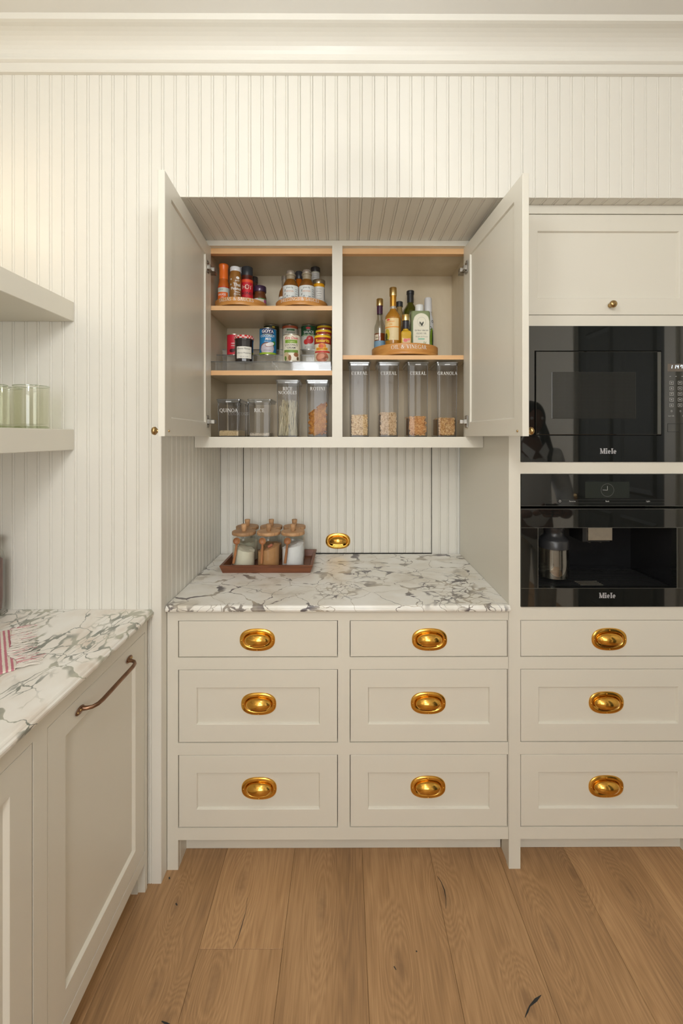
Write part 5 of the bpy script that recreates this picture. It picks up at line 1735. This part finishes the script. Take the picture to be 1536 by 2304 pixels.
WH = .0905
t, geo = container(-.4817, Y0, WH, .128, .157, ('QUINOA', .0745), 'short clear container lettered quinoa, nearly empty', .011, .1025, G5)
heap('quinoa', 'pale quinoa grains lying in the short lettered container', geo, .0235, mat(srgb(226, 206, 166), .8, var=.2), g_ball(.0011), 900, [mat(srgb(238, 218, 178), .8), mat(srgb(206, 182, 138), .8)])
t, geo = container(-.3540, Y0, WH, .128, .157, ('RICE', .0430), 'short clear container lettered rice beside the tall noodle box', .011, .1025, G5)
heap('rice', 'white rice grains in the short lettered container', geo, .0140, mat(srgb(216, 206, 190), .8, var=.1), g_ball(.0011), 500, [mat(srgb(230, 222, 208), .7), mat(srgb(206, 194, 176), .7)])
t, geo = container(-.2367, Y0, .0905, .128, .2370, [('RICE', .0400), ('NOODLES', .0760)], 'tall clear container lettered rice noodles, filled with pale strips', .011, .1930, G5)
# noodles: many flat pale sticks
mb = MB(); x, yc, hw, hd = geo
for k in range(130):
    xa, xb = x + (rnd.random() * 2 - 1) * (hw - .003), x + (rnd.random() * 2 - 1) * (hw - .003)
    xb = xa + (xb - xa) * (.95 if rnd.random() < .6 else .35)
    ya = yc - hd + .002 + rnd.random() ** 2 * (2 * hd - .004); yb = ya + (rnd.random() - .5) * .01
    yb = min(max(yb, yc - hd + .002), yc + hd - .002)
    zt_ = FL + .105 + rnd.random() * .052
    mb.tube([(xa, ya, FL + .0055), ((xa + xb) / 2, (ya + yb) / 2, FL + .01 + (zt_ - FL) / 2), (xb, yb, zt_)], .0014, 5, rnd.randrange(3))
o = mb.build('rice_noodles', [mat(srgb(214, 206, 176), .5), mat(srgb(198, 188, 156), .5), mat(srgb(226, 220, 196), .5)])
o['label'] = 'pale flat rice noodles standing in the tall container'; o['category'] = 'food'; o['kind'] = 'stuff'
t, geo = container(-.1128, Y0, .0905, .128, .2370, ('ROTINI', .0620), 'tall clear container lettered rotini, full of pasta spirals', .011, .1930, G5)
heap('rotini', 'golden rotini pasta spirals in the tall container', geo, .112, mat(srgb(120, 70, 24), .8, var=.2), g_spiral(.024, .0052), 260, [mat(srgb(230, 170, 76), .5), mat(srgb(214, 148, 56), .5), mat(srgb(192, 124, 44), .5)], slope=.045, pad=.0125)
t, geo = container(-.4780, 1.920, WH, .128, .157, ('COUSCOUS', .0900), 'short clear container lettered couscous standing behind the quinoa', .010, .0970, G5)
heap('couscous', 'pale couscous in the container behind the quinoa', geo, .0100, mat(srgb(196, 176, 140), .8, var=.2))
WC = .0835
cx_ = [.062, .1832, .3052, .4270]
t, geo = container(cx_[0], Y0, WC, .140, .3115, ('CEREAL', .0665), 'tall clear cereal container holding small round beige puffs', .011, .2575, G6)
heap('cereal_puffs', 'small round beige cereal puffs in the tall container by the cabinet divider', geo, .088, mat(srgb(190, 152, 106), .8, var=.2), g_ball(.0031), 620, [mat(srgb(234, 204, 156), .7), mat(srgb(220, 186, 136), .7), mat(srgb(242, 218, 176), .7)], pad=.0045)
t, geo = container(cx_[1], Y0, WC, .140, .3115, ('CEREAL', .0665), 'tall clear cereal container holding pale oat flakes', .011, .2575, G6)
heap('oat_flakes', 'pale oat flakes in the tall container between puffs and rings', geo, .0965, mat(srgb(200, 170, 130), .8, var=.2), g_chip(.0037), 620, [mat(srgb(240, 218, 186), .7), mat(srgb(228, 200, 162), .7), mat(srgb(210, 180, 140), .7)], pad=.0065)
t, geo = container(cx_[2], Y0, WC, .140, .3115, ('CEREAL', .0665), 'tall clear cereal container holding brown cereal rings', .011, .2575, G6)
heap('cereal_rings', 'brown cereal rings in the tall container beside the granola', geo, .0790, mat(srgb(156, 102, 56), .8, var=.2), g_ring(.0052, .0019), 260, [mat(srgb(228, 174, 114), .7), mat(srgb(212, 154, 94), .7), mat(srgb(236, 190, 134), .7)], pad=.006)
t, geo = container(cx_[3], Y0, WC, .140, .3115, ('GRANOLA', .0815), 'tall clear container lettered granola beside the open door', .011, .2575, G6)
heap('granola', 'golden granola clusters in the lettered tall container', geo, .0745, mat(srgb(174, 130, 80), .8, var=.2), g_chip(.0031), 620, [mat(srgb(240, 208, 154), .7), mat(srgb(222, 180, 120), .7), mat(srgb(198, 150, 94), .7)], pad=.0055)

# ================================================================ jars on the wooden tray
CTZ = CT + .0003
trx0, trx1, try0, try1 = -.5140, -.1450, 1.8000, 2.0400
tray = thing('serving_tray', 'dark wooden tray with flared rim under the six glass jars', 'tray', ((trx0 + trx1) / 2, (try0 + try1) / 2, CTZ))
mb = MB()


def rl(i, z): return [(trx0 + i, try0 + i, CTZ + z), (trx1 - i, try0 + i, CTZ + z), (trx1 - i, try1 - i, CTZ + z), (trx0 + i, try1 - i, CTZ + z)]


mb.loft([rl(.0, 0), rl(-.011, .032), rl(-.0085, .0340), rl(.001, .0335), rl(.010, .0075)], 0, (True, True))
mb.build('body', WALNUT, tray)
JZ = CTZ + .0079
GJ = 'wood lidded jars on the tray'


def jar(x, y, fill, fillh, label, front, nm, slope=0.0, stripe=None):
    t = thing('glass_jar', label, 'jar', (x, y, JZ), GJ)
    r = .0490
    mb = MB(); mb.lathe([(r * .92, .0005), (r * .985, .003), (r, .008), (r, .120), (r * .985, .128), (r * .93, .1335), (r * .915, .137), (r * .93, .1395)], 40, (x, y, JZ), caps=(True, False))
    mb.build('glass', GLASS, t)
    mb = MB(); mb.lathe([(r * .90, .1385), (r * 1.02, .1400), (r * 1.045, .1415), (r * 1.05, .1510), (r * 1.03, .1535), (0, .1537)], 44, (x, y, JZ)); lid = mb.build('lid', ACACIA, t)
    mb = MB(); mb.lathe([(.0085, .1536), (.0100, .158), (.0125, .1825), (.0120, .1838), (0, .1840)], 20, (x, y, JZ)); mb.build('lid_knob', ACACIA, t)
    # the food
    mb = MB(); n = 32; z0 = JZ + .0035
    bot = [(x + .0462 * math.cos(2 * PI * k / n), y + .0462 * math.sin(2 * PI * k / n), z0) for k in range(n)]
    top = [(a, b_, JZ + fillh + slope * (a - x) / .046 + .003 * math.sin(a * 170) * math.cos(b_ * 140)) for a, b_, _ in bot]
    mid = [(x + (a - x) * .5, y + (b_ - y) * .5, c_ + .004) for a, b_, c_ in top]
    mb.loft([bot, top, mid], 0, (True, True), True)
    f = mb.build(nm, fill); f['label'] = label.split(' jar')[0].replace('glass', '').strip() + ' filling inside its glass jar'
    if front:
        # glass loop and the wooden spoon that hangs in it
        lx = x - .0170; ly = y - math.sqrt(r * r - .017 ** 2) - .007
        mb = MB(); pts = [(lx + .0095 * math.cos(a), ly + .0035, JZ + .104 + .0065 * math.sin(a)) for a in [2 * PI * k / 12 for k in range(13)]]
        mb.tube(pts, .0022, 6); mb.build('loop', GLASS, t)
    return t


FLOUR = mat(srgb(232, 226, 204), .9, var=.04); BSUG = mat(srgb(196, 146, 96), .9, var=.12); WSUG = mat(srgb(238, 238, 240), .9, var=.03)


def spoon(x, y, label, tilt):
    r = .0490
    lx = x - .0170; ly = y - math.sqrt(r * r - .017 ** 2) - .0115
    t = thing('wooden_spoon', label, 'spoon', (lx, ly, JZ + .03), 'wooden spoons on the jars')
    mb = MB()
    zt = JZ + .112
    mb.tube([(lx + tilt * 1.0, ly - .000, JZ + .029), (lx + tilt * .4, ly, JZ + .075), (lx, ly, zt)], [.0058, .0055, .0045], 10)
    mb.build('handle', SPOONWOOD, t)
    M = Matrix.Rotation(PI / 2, 4, 'X')
    mb = MB(); mb.lathe([(.004, -.0035), (.011, .000), (.0145, .006), (.0150, .011), (.0138, .0113), (.0120, .006), (.006, .0025), (0, .002)], 24, (lx + .002, ly - .001, zt + .014), M=M)
    mb.build('bowl', SPOONWOOD, t)
    return t


jf = [(-.4405, 'cream coloured flour', FLOUR, .078, -.012, 'flour'), (-.3320, 'light brown sugar', BSUG, .080, .014, 'brown_sugar'), (-.2260, 'white sugar', WSUG, .092, .010, 'white_sugar')]
jy0, jy1 = 1.8705, 1.9760
for x, nm, m, fh, sl, on in jf:
    jar(x, jy0, m, fh, nm + ' jar with wood lid and a wooden spoon hung on its front', True, on, sl)
for (x, nm, m, fh, on), lb_ in zip(((-.4495, 'flour', FLOUR, .085, 'flour'), (-.3390, 'brown sugar', BSUG, .07, 'brown_sugar'), (-.2320, 'white sugar', WSUG, .08, 'white_sugar')),
                                   ('glass jar with dark wood lid behind the cream flour jar', 'glass jar with dark knobbed wood lid behind the brown sugar jar', 'glass jar with pale wood lid behind the white sugar jar')):
    jar(x, jy1, m, fh, lb_, False, on)
for o in list(COL.objects):
    if o.name.split('.')[0] in ('flour', 'brown_sugar', 'white_sugar'):
        o['category'] = 'food'; o['kind'] = 'stuff'
spoon(jf[0][0], jy0, 'light wooden spoon hanging on the flour jar', -.014)
spoon(jf[1][0], jy0, 'reddish wooden spoon hanging on the brown sugar jar', -.004)
spoon(jf[2][0], jy0, 'dark wooden spoon hanging on the white sugar jar', -.010)
# terracotta saver lying on the brown sugar
x = jf[1][0]
mb = MB(); mb.tube([(x + .002, jy0 - .030, JZ + .091), (x + .020, jy0 - .026, JZ + .1005)], .0060, 10)
o = mb.build('sugar_saver', mat(srgb(184, 110, 84), .8)); o['label'] = 'terracotta sugar saver lying on the brown sugar in its jar'; o['category'] = 'sugar saver'

# ================================================================ left shelf and counter things
def tumbler(x, y, z, r, h, label):
    t = thing('glass_tumbler', label, 'glass', (x, y, z), 'green glass tumblers')
    mb = MB()
    prof = [(r * .90, .0004), (r * .99, .003), (r, .010), (r * .985, h * .5), (r * 1.0, h - .002), (r * .985, h), (r * .955, h - .001), (r * .93, h * .5), (r * .92, .014), (r * .5, .011), (0, .0105)]
    mb.lathe(prof, 40, (x, y, z))
    mb.build('bowl', GREENGLASS, t)
    mb = MB(); mb.lathe([(r * .96, .0006), (r * .97, .0045), (r * .8, .0085), (0, .009)], 40, (x, y, z)); mb.build('foot', clear_mat('thick_foot', (.86, .89, .80), .06), t)
    mb = MB(); pts = [(x + (r * .975) * math.cos(2 * PI * k / 40), y + (r * .975) * math.sin(2 * PI * k / 40), z + h - .0005) for k in range(41)]
    mb.tube(pts, .0014, 6); mb.build('rim', clear_mat('rim_glass', (.80, .84, .78), .15), t)
    return t


SH = 1.5123
tumbler(-.9515, 1.300, SH, .0470, .1290, 'wide pale green glass tumbler at the shelf end beside the beadboard')
tumbler(-1.0130, 1.218, SH, .0440, .1240, 'pale green glass tumbler standing in front of another tumbler')
tumbler(-1.0560, 1.330, SH, .0455, .1270, 'pale green glass tumbler standing farthest back on the shelf')

# canister of dried beans at the end of the counter
x, y, z = -1.156, 1.345, .9138
t = thing('glass_canister', 'large rounded glass canister of reddish grains on the left counter', 'canister', (x, y, z))
mb = MB(); mb.lathe([(.050, .0004), (.062, .004), (.0690, .020), (.0700, .06), (.0700, .18), (.066, .205), (.052, .222), (.048, .226)], 44, (x, y, z), caps=(True, False)); mb.build('glass', clear_mat('canister_glass', (.88, .88, .84), .10), t)
mb = MB(); mb.lathe([(.046, .010), (.062, .022), (.0645, .06), (.0645, .178), (.055, .182), (0, .185)], 40, (x, y, z)); mb.build('grains', mat(srgb(122, 74, 62), .9, var=.35), t)
mb = MB(); mb.lathe([(.047, .227), (.056, .230), (.056, .248), (.050, .252), (0, .253)], 40, (x, y, z)); mb.build('lid', WALNUT, t)

# striped towel with fringe
e0, e1 = Vector((-.990, 1.262, 0)), Vector((-.812, 1.049, 0))
ed = (e1 - e0); el = ed.length; ed.normalize(); nd = Vector((-ed.y, ed.x, 0))
if nd.x < 0: nd = -nd
TZ = .9139
tw = thing('striped_towel', 'red and white striped towel with a fringed end on the left counter', 'towel', (e0.x, e0.y, TZ))


def towel_mat():
    m, N, L, b = new_mat('towel_stripes')
    tc = N.new('ShaderNodeTexCoord'); dp = N.new('ShaderNodeVectorMath'); dp.operation = 'DOT_PRODUCT'
    dp.inputs[1].default_value = tuple(nd)
    no = N.new('ShaderNodeTexNoise'); no.inputs['Scale'].default_value = 180
    L.new(tc.outputs['Object'], no.inputs['Vector'])
    L.new(tc.outputs['Object'], dp.inputs[0])
    a = N.new('ShaderNodeMath'); a.operation = 'MULTIPLY_ADD'; a.inputs[1].default_value = 92.0; a.inputs[2].default_value = 1000.22
    L.new(dp.outputs['Value'], a.inputs[0])
    j = N.new('ShaderNodeMath'); j.operation = 'MULTIPLY_ADD'; j.inputs[1].default_value = .25
    L.new(no.outputs['Fac'], j.inputs[0]); L.new(a.outputs[0], j.inputs[2])
    fr = N.new('ShaderNodeMath'); fr.operation = 'FRACT'; L.new(j.outputs[0], fr.inputs[0])
    gt = N.new('ShaderNodeMath'); gt.operation = 'GREATER_THAN'; gt.inputs[1].default_value = .48; L.new(fr.outputs[0], gt.inputs[0])
    mx = N.new('ShaderNodeMixRGB'); mx.inputs[1].default_value = (*srgb(198, 124, 136), 1); mx.inputs[2].default_value = (*srgb(232, 222, 208), 1)
    L.new(gt.outputs[0], mx.inputs[0]); L.new(mx.outputs[0], b.inputs['Base Color'])
    b.inputs['Roughness'].default_value = .95
    bp = N.new('ShaderNodeBump'); bp.inputs['Strength'].default_value = .5; bp.inputs['Distance'].default_value = .002
    L.new(no.outputs['Fac'], bp.inputs['Height']); L.new(bp.outputs[0], b.inputs['Normal'])
    return m


mb = MB(); nu, nv = 24, 18; lps_t, lps_b = [], []
for i in range(nu + 1):
    rt_, rb_ = [], []
    for j in range(nv + 1):
        s_, d_ = i / nu * el, -j / nv * .17
        wob = .006 * math.sin(s_ * 30) + .004 * math.sin(s_ * 55 + 1)
        p = e0 + ed * s_ + nd * (d_ + wob * (1 - j / nv))
        zz = .009 + .003 * math.sin(s_ * 24 + d_ * 30) + .0015 * math.sin(d_ * 80)
        if j == 0: zz = .004
        if i in (0, nu): zz = min(zz, .005)
        rt_.append((p.x, p.y, TZ + zz)); rb_.append((p.x, p.y, TZ + .0004))
    lps_t.append(rt_); lps_b.append(rb_)
mb.loft(lps_t, 0, (False, False), True, closed=False); mb.loft(lps_b, 0, (False, False), True, closed=False)
for a, c in ((lps_t[0], lps_b[0]), (lps_t[-1], lps_b[-1]), ([r[0] for r in lps_t], [r[0] for r in lps_b]), ([r[-1] for r in lps_t], [r[-1] for r in lps_b])):
    mb.loft([a, c], 0, (False, False), closed=False)
mb.build('cloth', towel_mat(), tw)
mb = MB()
for k in range(120):
    s_ = (k + rnd.random()) / 120 * el
    wob = .006 * math.sin(s_ * 30) + .004 * math.sin(s_ * 55 + 1)
    p = e0 + ed * s_ + nd * wob; ln_ = .035 + rnd.random() * .03; sk = (rnd.random() - .5) * .03
    pts = [(*(p + nd * (q * ln_) + ed * (sk * q * q + .003 * math.sin(q * 9 + k)))[:2], TZ + .0035 + .003 * rnd.random() * (1 - q) + (.0006 if q == 1 else .001 * rnd.random())) for q in (0, .33, .66, 1)]
    mb.tube(pts, [.0013, .0012, .0011, .0007], 5, 0 if rnd.random() < .88 else 1)
o = mb.build('fringe', [mat(srgb(228, 220, 210), .95), mat(srgb(206, 150, 152), .95)], tw); o['kind'] = 'stuff'

# ================================================================ the person by the dark door, seen only as a reflection in the black glass
def skin_mesh(name, verts, edges, radii, m, parent, sub=2, off=(0, 0, 0)):
    me = bpy.data.meshes.new(name)
    me.from_pydata([tuple(Vector(v) - Vector(off)) for v in verts], edges, [])
    ob = bpy.data.objects.new(name, me); COL.objects.link(ob)
    ob.modifiers.new('skin', 'SKIN')
    for i, r in enumerate(radii):
        sv = me.skin_vertices[0].data[i]
        sv.radius = r if isinstance(r, tuple) else (r, r)
        sv.use_root = (i == 0)
    s = ob.modifiers.new('sub', 'SUBSURF'); s.levels = sub; s.render_levels = sub
    dg = bpy.context.evaluated_depsgraph_get()
    m2 = bpy.data.meshes.new_from_object(ob.evaluated_get(dg))
    bpy.data.objects.remove(ob); bpy.data.meshes.remove(me)
    m2.name = name; m2.materials.clear(); m2.materials.append(m)
    for p in m2.polygons: p.use_smooth = True
    o = bpy.data.objects.new(name, m2); COL.objects.link(o); o.parent = parent
    return o


QX, QY = 1.235, 0.10
per = thing('person', 'person in white shirt and pale trousers holding a phone in both hands', 'person', (QX, QY, 0))
SKINM = mat(srgb(118, 76, 56), .55); SHIRT = mat(srgb(222, 222, 224), .85); TROU = mat(srgb(176, 170, 160), .9); HAIRM = mat((.012, .009, .008), .5); SHOE = mat((.05, .04, .035), .5)
O_ = (QX, QY, 0)
def W_(x, y, z): return (QX + x, QY + y, z)
# body: pelvis root, spine, neck, head base, legs, arms down to the wrists
bv = [W_(0, 0, .90), W_(0, .0, 1.08), W_(0, -.005, 1.26), W_(0, -.01, 1.37), W_(0, .0, 1.45), W_(0, .012, 1.51),
      W_(.15, -.01, 1.36), W_(.235, -.03, 1.12), W_(.165, .15, .995), W_(.085, .225, 1.015),
      W_(-.15, -.01, 1.36), W_(-.235, -.03, 1.12), W_(-.165, .15, .995), W_(-.085, .225, 1.015),
      W_(.085, 0, .84), W_(.092, .012, .48), W_(.095, -.02, .08), W_(-.085, 0, .84), W_(-.092, .012, .48), W_(-.095, -.02, .08)]
be = [(0, 1), (1, 2), (2, 3), (3, 4), (4, 5), (3, 6), (6, 7), (7, 8), (8, 9), (3, 10), (10, 11), (11, 12), (12, 13), (0, 14), (14, 15), (15, 16), (0, 17), (17, 18), (18, 19)]
br = [(.13, .095), (.115, .085), (.135, .095), (.10, .075), .052, .050, .055, .040, .033, .024, .055, .040, .033, .024, .078, .052, .036, .078, .052, .036]
body = skin_mesh('body', bv, be, br, SKINM, per, off=O_)
# hands: palm and five fingers each, closed round the phone
for s in (1, -1):
    wv = [W_(s * .085, .225, 1.015), W_(s * .055, .255, 1.03), W_(s * .042, .272, 1.045)]
    ev = [(0, 1), (1, 2)]; rr = [.022, (.026, .016), (.030, .014)]
    for k in range(4):
        b0 = len(wv); zz = 1.062 - k * .017; ln_ = (.92, 1.0, .95, .8)[k]
        wv += [W_(s * .040, .280, zz), W_(s * .022, .298 - .004 * k, zz + .004), W_(s * (.022 - .022 * ln_), .296, zz + .006)]
        ev += [(2, b0), (b0, b0 + 1), (b0 + 1, b0 + 2)]; rr += [.0095, .0085, .0075]
    b0 = len(wv); wv += [W_(s * .046, .252, 1.062), W_(s * .030, .258, 1.085)]; ev += [(1, b0), (b0, b0 + 1)]; rr += [.010, .0085]
    skin_mesh('hand', wv, ev, rr, SKINM, per, 1, O_)
# head with nose, brow, ears, eyes and mouth
mb = MB(); hc = Vector(W_(-.012, .03, 1.595)); lps = []
for i in range(17):
    t_ = i / 16; zz = -math.cos(PI * t_); rr_ = math.sin(PI * t_)
    lp = []
    for k in range(28):
        a = 2 * PI * k / 28; cx_h, cy_h = math.cos(a), math.sin(a)
        wx, wy, wz = .073, .093, .112
        if zz < 0: wx *= 1 - .28 * (-zz) ** 1.2; wy *= 1 - .12 * -zz
        p = Vector((rr_ * cx_h * wx, rr_ * cy_h * wy, zz * wz))
        if cy_h > .9:
            f_ = (cy_h - .9) / .1
            p.y += .020 * f_ * math.exp(-((zz + .10) / .16) ** 2) + .004 * math.exp(-((zz - .22) / .1) ** 2) - .004 * math.exp(-((zz - .06) / .06) ** 2)
        lp.append(hc + p)
    lps.append(lp)
mb.loft(lps, 0, (True, True), True)
for s in (1, -1): mb.ball(hc + Vector((s * .074, -.004, -.008)), .028, 10, 7, 0, (.28, .6, 1.0))
head = mb.build('head', SKINM, per)
for s in (1, -1):
    mb = MB(); mb.ball(hc + Vector((s * .030, .082, .008)), .011, 10, 7); mb.build('eye', mat((.55, .52, .5), .2), head)
mb = MB(); mb.ball(hc + Vector((0, .086, -.060)), .022, 12, 7, 0, (1, .35, .28)); mb.build('mouth', mat(srgb(126, 66, 60), .5), head)
mb = MB(); lps = []
for i in range(13):
    t_ = i / 12; zz = -.35 + 1.35 * t_; zz = min(zz, .999); rr_ = math.sqrt(max(0, 1 - zz * zz)) + .02
    lps.append([hc + Vector((rr_ * math.cos(2 * PI * k / 28) * .083, min(rr_ * math.sin(2 * PI * k / 28) * .104 - .008, .060 + .03 * max(0, zz)), zz * .122 + .006)) for k in range(28)])
mb.loft(lps, 0, (True, True), True); mb.build('hair', HAIRM, per)
mb = MB(); mb.tube([W_(.06, -.02, 1.60), W_(.085, .005, 1.50), W_(.10, .04, 1.40), W_(.085, .075, 1.31)], [.030, .032, .028, .012], 10)
mb.tube([W_(-.06, -.02, 1.60), W_(-.085, .0, 1.50), W_(-.095, -.03, 1.40)], [.030, .030, .012], 10); mb.build('hair', HAIRM, per)
# shirt over torso and arms to the rolled cuffs, collar, placket
sv_ = [bv[0]] + [bv[1], bv[2], bv[3]] + bv[6:9] + bv[10:13]
sv_[0] = W_(0, 0, .84)
se = [(0, 1), (1, 2), (2, 3), (3, 4), (4, 5), (5, 6), (3, 7), (7, 8), (8, 9)]
skin_mesh('shirt', sv_, se, [(.158, .120), (.138, .108), (.152, .115), (.115, .092), .074, .060, .050, .074, .060, .050], SHIRT, per, off=O_)
mb = MB()
for s in (1, -1):
    mb.add([W_(s * .012, .090, 1.385), W_(s * .075, .045, 1.445), W_(s * .085, .07, 1.395), W_(s * .045, .112, 1.335), W_(s * .012, .096, 1.390), W_(s * .075, .050, 1.450), W_(s * .085, .077, 1.398), W_(s * .045, .119, 1.338)], [(0, 1, 2, 3), (7, 6, 5, 4), (0, 4, 5, 1), (1, 5, 6, 2), (2, 6, 7, 3), (3, 7, 4, 0)])
mb.build('collar', SHIRT, per)
tv = [W_(0, 0, .92), W_(.085, 0, .83), W_(.092, .012, .48), W_(.095, -.015, .075), W_(-.085, 0, .83), W_(-.092, .012, .48), W_(-.095, -.015, .075)]
skin_mesh('trousers', tv, [(0, 1), (1, 2), (2, 3), (0, 4), (4, 5), (5, 6)], [(.140, .105), .092, .072, .062, .092, .072, .062], TROU, per, off=O_)
for s in (1, -1):
    mb = MB(); lps = []
    for yy, hw, hz in ((-.075, .024, .05), (-.04, .034, .075), (.03, .038, .07), (.10, .042, .045), (.16, .032, .03), (.185, .015, .018)):
        lps.append([W_(s * .098 - hw, yy, .001), W_(s * .098 + hw, yy, .001), W_(s * .098 + hw * .9, yy, hz * .6), W_(s * .098 + hw * .4, yy, hz), W_(s * .098 - hw * .4, yy, hz), W_(s * .098 - hw * .9, yy, hz * .6)])
    mb.loft(lps, 0, (True, True), True); mb.build('shoe', SHOE, per)
ph = thing('phone', 'black phone held in both hands of the person in the white shirt', 'phone', (QX, QY + .28, 1.03))
mb = MB(); mb.box(QX - .036, QX + .036, QY + .281, QY + .289, 1.005, 1.085); mb.build('case', BLACKPL, ph, bevel=.002)
mb = MB(); mb.box(QX - .033, QX + .033, QY + .2800, QY + .2809, 1.009, 1.081); mb.build('screen', mat((.02, .02, .025), .05), ph)
